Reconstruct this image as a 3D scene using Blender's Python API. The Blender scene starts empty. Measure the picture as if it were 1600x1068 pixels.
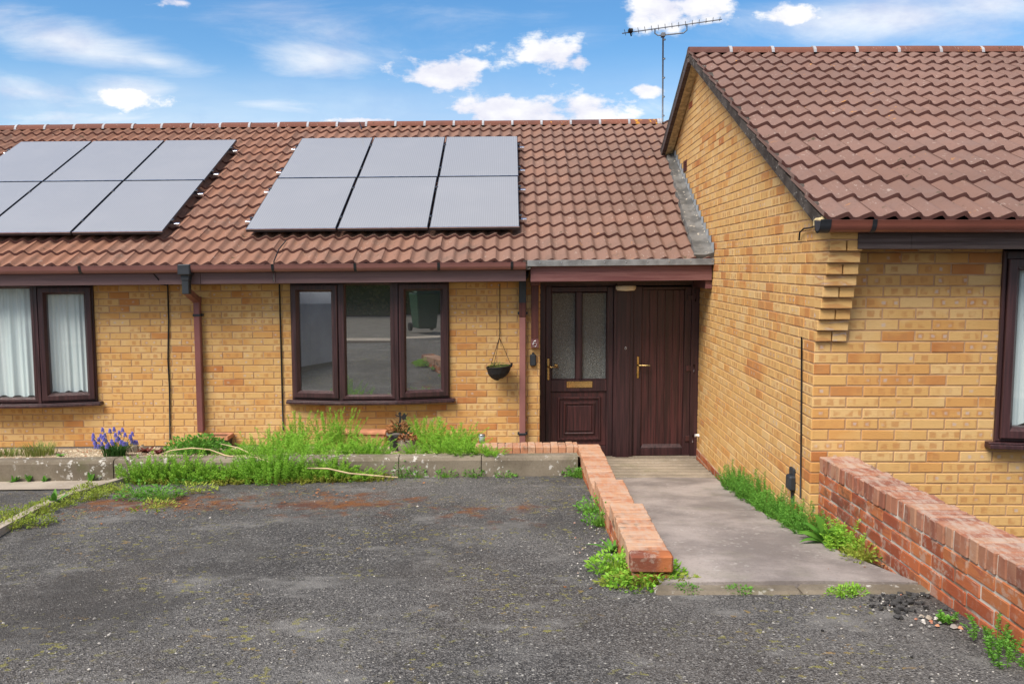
import bpy, bmesh, math, random
from mathutils import Vector, Matrix
R = math.radians
rng = random.Random(7)
sc = bpy.context.scene
COL = sc.collection
CZ = 2.2                                    # eye height above the door threshold
F = 1340.0
PH = R(5.07)
cP, sP = math.cos(PH), math.sin(PH)

# ------------------------------------------------------------------ survey helpers: sight line -> point on a plane of the place
def ray(u, v):
    dx = (u-800)/F; dy = (534-v)/F
    return Vector((dx, cP+dy*sP, -sP+dy*cP))
def P(u, v, Y):
    d = ray(u, v); t = Y/d.y
    return Vector((d.x*t, Y, d.z*t+CZ))
def HX(u, v, X):
    d = ray(u, v); t = X/d.x
    return Vector((X, d.y*t, d.z*t+CZ))
def hit(u, v, p, n):
    d = ray(u, v); o = Vector((0, 0, CZ))
    t = (Vector(p)-o).dot(n)/d.dot(n)
    return o+d*t
SH = 0.0092                                 # the terrace climbs very slightly to the right
def PM(u, v, Y):
    p = P(u, v, Y); p.z -= SH*p.x
    return p
def gz(x, y):                               # sloping driveway
    yy = max(y, 2.6)
    return CZ-1.668-.069*(yy-4.45)+.014*(x-.7)
def G(u, v):
    p = P(u, v, 5)
    y = 5.0
    for _ in range(30):
        p = P(u, v, y)
        d = ray(u, v)
        y += ((gz(p.x, y)-CZ)/(d.z/d.y)-y)*.7
    return P(u, v, y)

# ------------------------------------------------------------------ mesh builder
class MB:
    def __init__(s):
        s.v = []; s.f = []; s.r = []; s.uv = []; s.sm = []; s.mi = {}
    def absorb(s, o, k=0):
        n0, f0 = len(s.v), len(s.f)
        s.v += o.v; s.f += [[n0+i for i in f] for f in o.f]; s.r += o.r; s.uv += o.uv; s.sm += o.sm
        for j in range(len(o.f)): s.mi[f0+j] = k
        return s
    def add(s, vs, fs, rnd=(.5, .5, .5, 1), uvs=None, smooth=False):
        o = len(s.v); s.v.extend([tuple(q) for q in vs])
        for i, f in enumerate(fs):
            s.f.append([o+k for k in f]); s.r.append(rnd); s.sm.append(smooth)
            s.uv.append(uvs[i] if uvs else None)
    def box(s, a, b, rnd=(.5, .5, .5, 1), M=None):
        x0, x1 = sorted((a[0], b[0])); y0, y1 = sorted((a[1], b[1])); z0, z1 = sorted((a[2], b[2]))
        vs = [Vector(p) for p in ((x0,y0,z0),(x1,y0,z0),(x1,y1,z0),(x0,y1,z0),(x0,y0,z1),(x1,y0,z1),(x1,y1,z1),(x0,y1,z1))]
        if M: vs = [M @ p for p in vs]
        s.add(vs, [(3,2,1,0),(4,5,6,7),(0,1,5,4),(1,2,6,5),(2,3,7,6),(3,0,4,7)], rnd)
    def cbox(s, a, b, c=.003, rnd=(.5,.5,.5,1), M=None, jit=0):
        """a chamfered box"""
        x0, x1 = sorted((a[0], b[0])); y0, y1 = sorted((a[1], b[1])); z0, z1 = sorted((a[2], b[2]))
        c = min(c, .45*min(x1-x0, y1-y0, z1-z0))
        vs = []; idx = {}
        for sx in (0, 1):
            for sy in (0, 1):
                for sz in (0, 1):
                    p = ((x0, x1)[sx], (y0, y1)[sy], (z0, z1)[sz])
                    j = [rng.uniform(-jit, jit) for _ in range(3)]
                    for ax in range(3):
                        q = list(p)
                        for k in range(3):
                            if k != ax: q[k] += c*(1 if (sx, sy, sz)[k] == 0 else -1)
                            q[k] += j[k]
                        idx[(sx, sy, sz, ax)] = len(vs); vs.append(Vector(q))
        fs = []
        for ax in range(3):
            o = [k for k in range(3) if k != ax]
            for sd in (0, 1):
                ring = []
                for (a_, b_) in ((0,0),(1,0),(1,1),(0,1)):
                    key = [0,0,0]; key[ax] = sd; key[o[0]] = a_; key[o[1]] = b_
                    ring.append(idx[(*key, ax)])
                flip = (sd == 0) ^ (ax == 1)
                fs.append(ring[::-1] if flip else ring)
        for ax in range(3):                          # edges along ax
            o = [k for k in range(3) if k != ax]
            for a_ in (0, 1):
                for b_ in (0, 1):
                    k0 = [0,0,0]; k1 = [0,0,0]; k0[ax] = 0; k1[ax] = 1
                    for k in (k0, k1): k[o[0]] = a_; k[o[1]] = b_
                    fs.append([idx[(*k0, o[0])], idx[(*k0, o[1])], idx[(*k1, o[1])], idx[(*k1, o[0])]])
        for sx in (0, 1):
            for sy in (0, 1):
                for sz in (0, 1):
                    fs.append([idx[(sx, sy, sz, k)] for k in range(3)])
        ctr = Vector(((x0+x1)/2, (y0+y1)/2, (z0+z1)/2))
        ff = []
        for f in fs:
            p = [vs[i] for i in f]; n = (p[1]-p[0]).cross(p[2]-p[0])
            m = sum(p, Vector())/len(p)
            ff.append(f[::-1] if n.dot(m-ctr) < 0 else f)
        if M: vs = [M @ p for p in vs]
        s.add(vs, ff, rnd)
    def tube(s, pts, r, n=8, rnd=(.5,.5,.5,1), caps=True, smooth=True):
        pts = [Vector(p) for p in pts]; rs = r if isinstance(r, (list, tuple)) else [r]*len(pts)
        vs = []; up = Vector((0.13, 0.27, 1)).normalized()
        for i, p in enumerate(pts):
            t = (pts[min(i+1, len(pts)-1)]-pts[max(i-1, 0)]).normalized()
            a = t.cross(up)
            if a.length < .1: a = t.cross(Vector((1, 0, 0)))
            a.normalize(); b = a.cross(t)
            for k in range(n):
                w = 2*math.pi*k/n
                vs.append(p+(a*math.cos(w)+b*math.sin(w))*rs[i])
        fs = []
        for i in range(len(pts)-1):
            for k in range(n):
                fs.append((i*n+k, i*n+(k+1) % n, (i+1)*n+(k+1) % n, (i+1)*n+k))
        s.add(vs, fs, rnd, smooth=smooth)
        if caps:
            o = len(s.v)-len(vs)
            s.f.append([o+k for k in range(n)]); s.f.append([o+(len(pts)-1)*n+k for k in range(n)][::-1])
            s.r += [rnd, rnd]; s.sm += [False, False]; s.uv += [None, None]
    def lathe(s, prof, c, n=20, rnd=(.5,.5,.5,1), smooth=True):
        vs = []
        for (r, z) in prof:
            for k in range(n):
                w = 2*math.pi*k/n
                vs.append(Vector((c[0]+r*math.cos(w), c[1]+r*math.sin(w), c[2]+z)))
        fs = [(i*n+k, i*n+(k+1) % n, (i+1)*n+(k+1) % n, (i+1)*n+k) for i in range(len(prof)-1) for k in range(n)]
        s.add(vs, fs, rnd, smooth=smooth)
    def extrude(s, prof, a, b, rnd=(.5,.5,.5,1), closed=True, smooth=False, caps=True):
        """profile [(y,z)] swept along x from a to b; b may carry y and z offsets"""
        n = len(prof)
        vs = [Vector((a[0], a[1]+p[0], a[2]+p[1])) for p in prof]+[Vector((b[0], b[1]+p[0], b[2]+p[1])) for p in prof]
        m = n if closed else n-1
        s.add(vs, [(k, (k+1) % n, n+(k+1) % n, n+k) for k in range(m)], rnd, smooth=smooth)
        if closed and caps:
            s.add(vs, [list(range(n))[::-1], list(range(n, 2*n))], rnd)
    def build(s, name, mat, parent=None, bevel=0, shear=False, fixn=False, at=None):
        off = Vector((0, 0, 0)); p = parent
        while p is not None:
            off += p.location; p = p.parent
        if at is not None: off += Vector(at)
        vs = s.v
        if shear: vs = [(x, y, z+SH*x) for x, y, z in vs]
        vs = [(x-off.x, y-off.y, z-off.z) for x, y, z in vs]
        me = bpy.data.meshes.new(name)
        me.from_pydata(vs, [], s.f)
        me.polygons.foreach_set('use_smooth', s.sm)
        ca = me.attributes.new('rnd', 'FLOAT_COLOR', 'CORNER')
        dat = []
        for f, r in zip(s.f, s.r): dat.extend(list(r)*len(f))
        ca.data.foreach_set('color', dat)
        if any(u is not None for u in s.uv):
            ul = me.uv_layers.new(name='UVMap'); d = []
            for f, u in zip(s.f, s.uv):
                if u is None: d.extend([0.0, 0.0]*len(f))
                else:
                    for q in u: d.extend(q)
            ul.data.foreach_set('uv', d)
        if fixn:
            bm = bmesh.new(); bm.from_mesh(me); bmesh.ops.recalc_face_normals(bm, faces=bm.faces); bm.to_mesh(me); bm.free()
        for q in (mat if isinstance(mat, (list, tuple)) else [mat]): me.materials.append(q)
        for j, k in s.mi.items(): me.polygons[j].material_index = k
        o = bpy.data.objects.new(name, me); COL.objects.link(o)
        if at is not None: o.location = at
        if parent: o.parent = parent
        if bevel:
            m = o.modifiers.new('edge', 'BEVEL'); m.width = bevel; m.segments = 2; m.limit_method = 'ANGLE'; m.angle_limit = R(40)
        return o

def tag(o, label=None, cat=None, group=None, kind=None):
    if label: o['label'] = label
    if cat: o['category'] = cat
    if group: o['group'] = group
    if kind: o['kind'] = kind
    return o
def empty(name, loc, label, cat, group=None):
    o = bpy.data.objects.new(name, None); COL.objects.link(o); o.location = loc; o.empty_display_size = .1
    return tag(o, label, cat, group)
def bisect(o, co, no):
    """cut away everything on the +no side (world = local here plus the object offset)"""
    off = Vector((0, 0, 0)); p = o
    while p is not None: off += p.location; p = p.parent
    bm = bmesh.new(); bm.from_mesh(o.data)
    bmesh.ops.bisect_plane(bm, geom=bm.verts[:]+bm.edges[:]+bm.faces[:], plane_co=Vector(co)-off, plane_no=no, clear_outer=True)
    bm.to_mesh(o.data); bm.free()

# ------------------------------------------------------------------ materials
class NT:
    def __init__(s, name, rough=.8, spec=.3):
        s.m = bpy.data.materials.new(name); s.m.use_nodes = True
        s.t = s.m.node_tree; s.b = s.t.nodes['Principled BSDF']; s.out = s.t.nodes['Material Output']
        s.b.inputs['Roughness'].default_value = rough
        s.b.inputs['Specular IOR Level'].default_value = spec
    def link(s, a, b): s.t.links.new(a, b)
    def put(s, sock, v):
        if isinstance(v, bpy.types.NodeSocket): s.link(v, sock)
        elif v is not None:
            if isinstance(v, (tuple, list)) and len(v) == 3 and sock.type == 'RGBA': v = (*v, 1)
            sock.default_value = v
    def node(s, ty, **kw):
        n = s.t.nodes.new(ty)
        for k, v in kw.items(): setattr(n, k, v)
        return n
    def math(s, op, a, b=None, c=None, clamp=False):
        n = s.node('ShaderNodeMath', operation=op, use_clamp=clamp)
        s.put(n.inputs[0], a)
        if b is not None: s.put(n.inputs[1], b)
        if c is not None: s.put(n.inputs[2], c)
        return n.outputs[0]
    def mix(s, fac, a, b, mode='MIX'):
        n = s.node('ShaderNodeMix', data_type='RGBA', blend_type=mode)
        n.clamp_factor = True
        s.put(n.inputs[0], fac); s.put(n.inputs[6], a); s.put(n.inputs[7], b)
        return n.outputs[2]
    def pos(s):
        return s.node('ShaderNodeNewGeometry').outputs['Position']
    def objc(s):
        return s.node('ShaderNodeTexCoord').outputs['Object']
    def uv(s):
        return s.node('ShaderNodeTexCoord').outputs['UV']
    def map(s, vec, scale=(1,1,1), loc=(0,0,0), rot=(0,0,0)):
        n = s.node('ShaderNodeMapping'); s.put(n.inputs[0], vec); n.inputs['Scale'].default_value = scale
        n.inputs['Location'].default_value = loc; n.inputs['Rotation'].default_value = rot
        return n.outputs[0]
    def noise(s, vec, scale, detail=4, rough=.55, col=False, dist=0):
        n = s.node('ShaderNodeTexNoise'); s.put(n.inputs['Vector'], vec); n.inputs['Scale'].default_value = scale
        n.inputs['Detail'].default_value = detail; n.inputs['Roughness'].default_value = rough; n.inputs['Distortion'].default_value = dist
        return n.outputs['Color' if col else 'Fac']
    def vor(s, vec, scale, out='Distance', feat='F1'):
        n = s.node('ShaderNodeTexVoronoi', feature=feat); s.put(n.inputs['Vector'], vec); n.inputs['Scale'].default_value = scale
        return n.outputs[out]
    def step(s, x, lo, hi):
        n = s.node('ShaderNodeMapRange', interpolation_type='SMOOTHSTEP'); s.put(n.inputs[0], x)
        s.put(n.inputs[1], lo); s.put(n.inputs[2], hi); return n.outputs[0]
    def lin(s, x, lo, hi, a=0., b=1.):
        n = s.node('ShaderNodeMapRange'); s.put(n.inputs[0], x)
        for i, q in enumerate((lo, hi, a, b)): n.inputs[i+1].default_value = q
        return n.outputs[0]
    def rnd(s):
        n = s.node('ShaderNodeAttribute', attribute_name='rnd'); q = s.node('ShaderNodeSeparateColor'); s.link(n.outputs['Color'], q.inputs[0])
        return q.outputs[0], q.outputs[1], q.outputs[2]
    def sep(s, v):
        n = s.node('ShaderNodeSeparateXYZ'); s.put(n.inputs[0], v); return n.outputs
    def comb(s, x, y, z):
        n = s.node('ShaderNodeCombineXYZ')
        for i, q in enumerate((x, y, z)): s.put(n.inputs[i], q)
        return n.outputs[0]
    def bump(s, h, strength=.4, dist=.01):
        n = s.node('ShaderNodeBump'); n.inputs['Strength'].default_value = strength; n.inputs['Distance'].default_value = dist
        s.put(n.inputs['Height'], h); s.link(n.outputs[0], s.b.inputs['Normal']); return n.outputs[0]
    def color(s, c): s.put(s.b.inputs['Base Color'], c); return s
    def rough(s, c): s.put(s.b.inputs['Roughness'], c); return s

M = {}
def simple(name, col, rough=.5, spec=.4, var=.12, scale=6, metal=0, bump=0, bscale=80):
    n = NT(name, rough, spec)
    c2 = tuple(min(1, x*(1+var)) for x in col); c1 = tuple(x*(1-var) for x in col)
    p = n.objc()
    f = n.noise(p, scale, 5)
    n.color(n.mix(n.step(f, .3, .7), c1, c2)); n.b.inputs['Metallic'].default_value = metal
    n.rough(n.lin(n.noise(p, scale*3, 3), .3, .7, max(.02, rough-.08), min(1, rough+.08)))
    if bump: n.bump(n.noise(p, bscale, 4), bump, .004)
    M[name] = n.m
    return n

def brick_mat(name, pal, spot, spotp, blot, grey, lichen=0, top=0):
    """pal: five base colours picked per brick; blot: darker kiss marks; spot: pale lilac marks in their middle"""
    n = NT(name, .9, .2)
    r, g, b = n.rnd(); uv = n.uv(); s = n.sep(uv); p = n.pos()
    r = n.math('ADD', n.math('MULTIPLY', r, .68), n.math('MULTIPLY', n.math('SUBTRACT', n.noise(p, 1.1, 3), .42), 1.15))
    c = pal[0]
    for k, q in enumerate(pal[1:]):
        e = (k+1)/len(pal)
        c = n.mix(n.step(r, e-.03, e+.03), c, q)
    # kiss marks: two or three soft rectangles along the brick, offset per brick
    jit = n.math('MULTIPLY', n.math('SUBTRACT', g, .5), .05)
    nx = n.math('ADD', s[0], n.math('ADD', jit, n.math('MULTIPLY', n.math('SUBTRACT', n.noise(p, 30, 2), .5), .02)))
    ny = n.math('ADD', s[1], n.math('MULTIPLY', n.math('SUBTRACT', n.noise(p, 27, 2), .5), .016))
    w = n.math('ABSOLUTE', n.math('SUBTRACT', n.math('FRACT', n.math('MULTIPLY', nx, 11.5)), .5))
    mx = n.step(w, .34, .22); my = n.step(n.math('ABSOLUTE', n.math('SUBTRACT', ny, .0325)), .027, .018)
    have = n.step(b, 1-blot, 1-blot+.1)
    mark = n.math('MULTIPLY', n.math('MULTIPLY', mx, my), have)
    mark = n.math('MULTIPLY', mark, n.step(n.noise(n.map(p, (1, 1, 1)), 9, 2), .4, .58))
    c = n.mix(n.math('MULTIPLY', mark, .68), c, spot[0])
    ring = n.math('MULTIPLY', n.step(n.math('ADD', w, n.math('MULTIPLY', n.math('SUBTRACT', n.noise(p, 60, 2), .5), .25)), .19, .08), n.step(n.math('ABSOLUTE', n.math('SUBTRACT', ny, .0325)), .016, .007))
    ring = n.math('MULTIPLY', ring, n.math('MULTIPLY', n.step(n.math('FRACT', n.math('MULTIPLY', b, 7.3)), 1-spotp, 1-spotp+.05), n.step(n.noise(p, 5, 2), .45, .6)))
    c = n.mix(n.math('MULTIPLY', ring, .7), c, spot[1])
    # fine horizontal drag texture and grain
    drag = n.noise(n.map(p, (14, 14, 90)), 2.2, 4)
    c = n.mix(n.math('MULTIPLY', n.step(drag, .5, .75), .28), c, tuple(x*.66 for x in pal[0]))
    c = n.mix(n.math('MULTIPLY', n.step(n.noise(p, 1.3, 4), .5, .75), grey), c, (.30, .22, .12))
    if lichen:
        sp = n.math('MULTIPLY', n.step(n.noise(p, 17, 6, .7), .50, .62), n.step(n.noise(p, 2.1, 3), .38, .56))
        c = n.mix(n.math('MULTIPLY', sp, lichen*.6), c, (.40, .33, .27))
        dk = n.math('MULTIPLY', n.step(n.noise(p, 7, 5, .65), .55, .68), n.step(n.noise(n.map(p, (1,1,1), (3,7,1)), 1.5, 3), .45, .62))
        c = n.mix(n.math('MULTIPLY', dk, .7), c, (.06, .045, .03))
    if top:                                   # lichen and salts crust the upward faces
        nz = n.sep(n.node('ShaderNodeNewGeometry').outputs['True Normal'])[2]
        cr = n.math('MULTIPLY', n.step(nz, .5, .8), n.step(n.noise(n.map(p, (26, 7, 9)), 1.0, 6, .72), .42, .60))
        c = n.mix(n.math('MULTIPLY', cr, top), c, (.43, .36, .30))
    n.color(c)
    n.bump(n.math('ADD', n.math('MULTIPLY', drag, .6), n.noise(p, 160, 4)), .5, .004)
    M[name] = n.m
brick_mat('buff_brick', [(.57, .345, .130), (.585, .365, .145), (.60, .395, .175), (.56, .33, .12), (.57, .345, .132), (.54, .285, .095), (.46, .205, .068), (.40, .155, .052)],
          ((.42, .195, .072), (.48, .39, .35)), .5, .8, .10)
brick_mat('red_brick', [(.31, .080, .034), (.36, .105, .042), (.25, .066, .032), (.38, .13, .05), (.19, .062, .038)],
          ((.25, .07, .045), (.45, .33, .28)), .1, .3, .05, .85)
brick_mat('frosted_coping', [(.27, .10, .062), (.32, .14, .085), (.22, .085, .055), (.36, .19, .12), (.30, .13, .085)],
          ((.25, .08, .05), (.5, .42, .37)), .15, .3, .1, .55, .6)
brick_mat('coping_brick', [(.42, .215, .125), (.45, .25, .15), (.39, .18, .10), (.46, .275, .175), (.43, .23, .14)],
          ((.34, .13, .07), (.50, .38, .30)), .15, .3, .1, .5, .35)

n = NT('mortar', .95, .1); p = n.pos()
n.color(n.mix(n.step(n.noise(p, 9, 5), .35, .65), (.38, .225, .13), (.47, .30, .175))); n.bump(n.noise(p, 220, 3), .5, .004); M['mortar'] = n.m
n = NT('pale_mortar', .95, .1); p = n.pos()
n.color(n.mix(n.step(n.noise(p, 4, 5), .36, .58), (.20, .14, .10), (.56, .50, .43))); n.bump(n.noise(p, 220, 3), .5, .004); M['pale_mortar'] = n.m

XV_ = 1.955
def tile_mat(name, base, warm, dark, lich, xr=None):
    """weathered concrete tile; lips take a darker red-brown"""
    n = NT(name, .88, .22); r, g, b = n.rnd(); p = n.pos(); s = n.sep(p)
    big = n.noise(p, .55, 4, .6)
    c = n.mix(n.step(big, .36, .64), base, tuple(x*.80 for x in base))
    if xr: c = n.mix(n.math('MULTIPLY', n.step(n.math('ADD', s[0], n.math('MULTIPLY', n.math('SUBTRACT', big, .5), 3.0)), *xr), n.lin(r, 0, 1, .35, 1.)), c, warm)
    c = n.mix(n.lin(r, 0, 1, 0, .30), c, tuple(x*.70 for x in base))
    c = n.mix(n.math('MULTIPLY', n.step(g, .75, 1.), .22), c, warm)
    c = n.mix(n.math('MULTIPLY', n.step(n.noise(p, 3.3, 6, .68), .48, .70), .55), c, dark)
    c = n.mix(n.math('MULTIPLY', n.step(n.noise(p, 45, 4, .7), .52, .68), .32), c, tuple(x*.5 for x in base))
    st = n.noise(n.map(p, (60, 16, 22), (0, 0, 0), (0, 0, .5)), 1.0, 3, .6)
    pale = n.math('MULTIPLY', n.step(st, .61, .69), n.step(n.noise(p, 2.7, 3), .42, .58))
    c = n.mix(n.math('MULTIPLY', pale, .42), c, (.46, .39, .34))
    orl = n.math('MULTIPLY', n.step(n.noise(n.map(p, (1,1,1), (5,2,9)), 14, 3, .6), .66, .70), n.step(n.noise(n.map(p, (1,1,1), (2,8,3)), .9, 3), .52, .64))
    c = n.mix(n.math('MULTIPLY', orl, min(1, lich)), c, (.55, .24, .03))
    if name.startswith('ridge'):                # lichen rosettes on the exposed end tiles
        for (lx, ly, lz) in ((XV_+.16, 10.0, 0), (1.85, 13.0, 0), (2.1, 13.0, 0)):
            dd = n.math('SUBTRACT', 1.0, n.math('DIVIDE', n.math('ABSOLUTE', n.math('SUBTRACT', s[0], lx)), .16)); near = n.step(n.math('ABSOLUTE', n.math('SUBTRACT', s[1], ly)), .5, .4)
            c = n.mix(n.math('MULTIPLY', near, n.step(n.math('ADD', dd, n.math('MULTIPLY', n.math('SUBTRACT', n.noise(p, 26, 4), .5), 3.6)), .85, 1.25)), c, (.58, .27, .03))
    ms = n.math('MULTIPLY', n.step(n.noise(n.map(p, (1,1,1), (1,4,7)), 9, 4, .7), .64, .70), .8)
    c = n.mix(ms, c, (.045, .042, .022))
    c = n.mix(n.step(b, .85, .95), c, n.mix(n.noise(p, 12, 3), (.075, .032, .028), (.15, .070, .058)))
    n.color(c); n.bump(n.noise(p, 170, 4, .6), .4, .005); M[name] = n.m
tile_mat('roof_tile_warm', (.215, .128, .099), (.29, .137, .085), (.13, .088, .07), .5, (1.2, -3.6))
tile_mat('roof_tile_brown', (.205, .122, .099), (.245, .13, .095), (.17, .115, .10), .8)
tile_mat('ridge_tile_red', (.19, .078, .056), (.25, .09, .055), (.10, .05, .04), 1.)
n = NT('verge_mortar', .95, .1); p = n.pos()
c = n.mix(n.step(n.noise(p, 7, 5), .35, .65), (.042, .034, .030), (.088, .074, .066))
c = n.mix(n.step(n.noise(p, 40, 4, .6), .62, .68), c, (.34, .32, .29)); n.color(c); n.bump(n.noise(p, 90, 4), .6, .01); M['verge_mortar'] = n.m
simple('ridge_joint', (.34, .35, .38), .9, .1)
simple('old_timber', (.45, .36, .20), .9, .1, .3, 20)

def wood_mat(name, a, b, rough=.42, spec=.4, zdir=True):
    n = NT(name, rough, spec); p = n.objc()
    g = n.noise(n.map(p, (45, 45, 1.6) if zdir else (1.6, 45, 45)), 1.0, 5, .6)
    n.color(n.mix(n.step(g, .35, .68), a, b)); n.rough(n.lin(g, .3, .7, rough-.06, rough+.1))
    n.bump(g, .12, .003); M[name] = n.m
wood_mat('rosewood_upvc', (.026, .013, .015), (.062, .024, .026), .38, .5)
wood_mat('rosewood_panel', (.030, .014, .015), (.085, .026, .026), .38, .5)
wood_mat('fascia_brown', (.125, .07, .07), (.165, .098, .098), .5, .4, False)
wood_mat('canopy_red_brown', (.125, .045, .045), (.19, .085, .08), .5, .4, False)
wood_mat('weathered_brown', (.06, .042, .038), (.11, .085, .08), .75, .2, False)
wood_mat('post_red_brown', (.06, .016, .013), (.10, .028, .022), .5, .4)
simple('gutter_plastic', (.26, .115, .105), .42, .45, .10, 3)
simple('downpipe_plastic', (.165, .062, .058), .42, .45, .12, 2)
simple('gutter_red_plastic', (.20, .065, .045), .38, .5, .10, 3)
simple('black_plastic', (.022, .026, .032), .45, .4, .2)
simple('cable_black', (.012, .011, .012), .5, .3)
simple('dark_void', (.02, .018, .018), .9, .1)
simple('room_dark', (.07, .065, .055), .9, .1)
simple('brass', (.72, .50, .20), .25, .5, .1, 6, 1)
simple('steel', (.60, .61, .63), .35, .5, .1, 6, 1)
simple('aluminium', (.75, .76, .78), .35, .5, .06, 6, 1)
simple('aerial_metal', (.16, .17, .19), .5, .5, .2, 20, .3)
simple('lead', (.17, .175, .18), .6, .4, .35, 7, 0, .3, 40)
simple('zinc', (.30, .32, .34), .5, .4, .2, 8)
n = NT('lichened_lead', .85, .2); p = n.pos()
c = n.mix(n.step(n.noise(p, 5, 5), .35, .65), (.075, .073, .07), (.155, .15, .142))
c = n.mix(n.step(n.noise(p, 16, 4, .6), .61, .68), c, (.42, .37, .30)); n.color(c); n.bump(n.noise(p, 30, 4), .5, .01); M['lichened_lead'] = n.m
simple('lamp_white', (.72, .66, .52), .4, .4, .05)
simple('white_plastic', (.8, .8, .8), .4, .4, .03)
simple('terracotta', (.50, .23, .13), .85, .2, .2, 10)
simple('dark_pot', (.03, .033, .04), .45, .4, .2)
simple('char_iron', (.018, .017, .018), .7, .3)
simple('soil', (.05, .033, .022), .95, .1, .3, 20, 0, .6, 60)
simple('dry_stem', (.52, .40, .24), .9, .1, .2, 10)
simple('road_pale', (.125, .115, .10), .95, .1, .15, 3)
simple('bin_green', (.02, .07, .035), .45, .4, .1)
simple('cover_grey', (.30, .31, .33), .7, .2, .15, 2)
simple('black_tar', (.052, .050, .049), .95, .2, .4, 30, 0, .6, 90)
simple('rubber', (.015, .015, .015), .8, .2)

# window glass: a pane one can look through that mirrors the street
def pane_mat(name, refl, tint, rough=0.0, haze=.055):
    m = bpy.data.materials.new(name); m.use_nodes = True; t = m.node_tree; t.nodes.clear()
    o = t.nodes.new('ShaderNodeOutputMaterial'); mx = t.nodes.new('ShaderNodeMixShader'); tr = t.nodes.new('ShaderNodeBsdfTransparent'); gl = t.nodes.new('ShaderNodeBsdfGlossy')
    ge = t.nodes.new('ShaderNodeNewGeometry'); dt = t.nodes.new('ShaderNodeVectorMath'); dt.operation = 'DOT_PRODUCT'; t.links.new(ge.outputs['Normal'], dt.inputs[0]); t.links.new(ge.outputs['Incoming'], dt.inputs[1])
    ab = t.nodes.new('ShaderNodeMath'); ab.operation = 'ABSOLUTE'; t.links.new(dt.outputs['Value'], ab.inputs[0])
    om = t.nodes.new('ShaderNodeMath'); om.operation = 'SUBTRACT'; om.inputs[0].default_value = 1; t.links.new(ab.outputs[0], om.inputs[1])
    fr = t.nodes.new('ShaderNodeMath'); fr.operation = 'POWER'; fr.inputs[1].default_value = 5; t.links.new(om.outputs[0], fr.inputs[0])      # Schlick, the same from both sides
    ad = t.nodes.new('ShaderNodeMath'); ad.operation = 'MULTIPLY_ADD'; ad.inputs[1].default_value = 1.0; ad.inputs[2].default_value = refl; ad.use_clamp = True
    tr.inputs[0].default_value = (*tint, 1); gl.inputs['Roughness'].default_value = rough; gl.inputs[0].default_value = (.95, .97, .97, 1)
    t.links.new(fr.outputs[0], ad.inputs[0]); t.links.new(ad.outputs[0], mx.inputs[0]); t.links.new(tr.outputs[0], mx.inputs[1]); t.links.new(gl.outputs[0], mx.inputs[2]); df = t.nodes.new('ShaderNodeBsdfDiffuse'); df.inputs[0].default_value = (.55, .56, .55, 1); m2 = t.nodes.new('ShaderNodeMixShader'); m2.inputs[0].default_value = haze      # grey haze mixed over the pane to pale its reflections
    t.links.new(mx.outputs[0], m2.inputs[1]); t.links.new(df.outputs[0], m2.inputs[2]); t.links.new(m2.outputs[0], o.inputs[0])
    M[name] = m
pane_mat('clear_glass', .42, (.75, .8, .78))
pane_mat('curtain_glass', .08, (.93, .97, .97))
n = NT('obscure_glass', .25, .6); p = n.objc()
v = n.vor(p, 130, 'Distance'); c = n.mix(n.step(n.noise(p, 150, 3), .35, .7), (.085, .095, .09), (.20, .21, .20)); n.color(c); n.bump(n.math('ADD', v, n.noise(p, 90, 3)), .9, .006); M['obscure_glass'] = n.m
n = NT('curtain_cloth', .9, .1); p = n.objc()
n.color(n.mix(n.step(n.noise(n.map(p, (30, 30, .6)), 1, 3), .3, .7), (.58, .65, .66), (.72, .76, .76)))
n.b.inputs['Transmission Weight'].default_value = 0; M['curtain_cloth'] = n.m

n = NT('solar_glass', .22, .6); p = n.objc(); s = n.sep(p)
w = n.math('ABSOLUTE', n.math('SUBTRACT', n.math('FRACT', n.math('MULTIPLY', s[0], 40)), .5))
c = n.mix(n.step(w, .36, .46), (.245, .25, .265), (.31, .318, .335))  # light greys put the sky's reflection into the base colour
w2 = n.math('ABSOLUTE', n.math('SUBTRACT', n.math('FRACT', n.math('MULTIPLY', s[1], 72)), .5))
c = n.mix(n.math('MULTIPLY', n.step(w2, .40, .47), .35), c, (.32, .33, .36))
c = n.mix(n.math('MULTIPLY', n.step(n.noise(n.pos(), 1.2, 4), .4, .7), .18), c, (.33, .33, .34))
n.color(c); n.rough(n.lin(n.noise(p, 3, 4), .3, .7, .10, .26)); M['solar_glass'] = n.m
simple('panel_frame', (.022, .023, .027), .4, .5, .1)

# ground materials
n = NT('asphalt', .93, .25); p = n.pos(); s = n.sep(p)
c = n.mix(n.step(n.noise(p, .9, 7, .68), .34, .66), (.053, .051, .050), (.116, .111, .105))
agg = n.vor(p, 150, 'Color'); ag = n.node('ShaderNodeSeparateColor'); n.link(agg, ag.inputs[0])
c = n.mix(n.math('MULTIPLY', n.step(n.noise(n.map(p, (1,1,1), (7,7,0)), .7, 4), .45, .65), .32), c, (.105, .085, .068))
c = n.mix(n.math('MULTIPLY', n.step(ag.outputs[0], .5, 1.0), .75), c, (.27, .255, .24))
c = n.mix(n.math('MULTIPLY', n.step(ag.outputs[1], .62, .95), .8), c, (.018, .017, .017))
big = n.vor(p, 48, 'Color'); bg = n.node('ShaderNodeSeparateColor'); n.link(big, bg.inputs[0])
bd = n.vor(p, 48, 'Distance')
spk = n.math('MULTIPLY', n.step(bg.outputs[0], .88, .94), n.step(bd, .36, .22))
c = n.mix(n.math('MULTIPLY', spk, .9), c, (.42, .40, .36))
mid = n.vor(p, 85, 'Color'); md = n.node('ShaderNodeSeparateColor'); n.link(mid, md.inputs[0])
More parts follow.
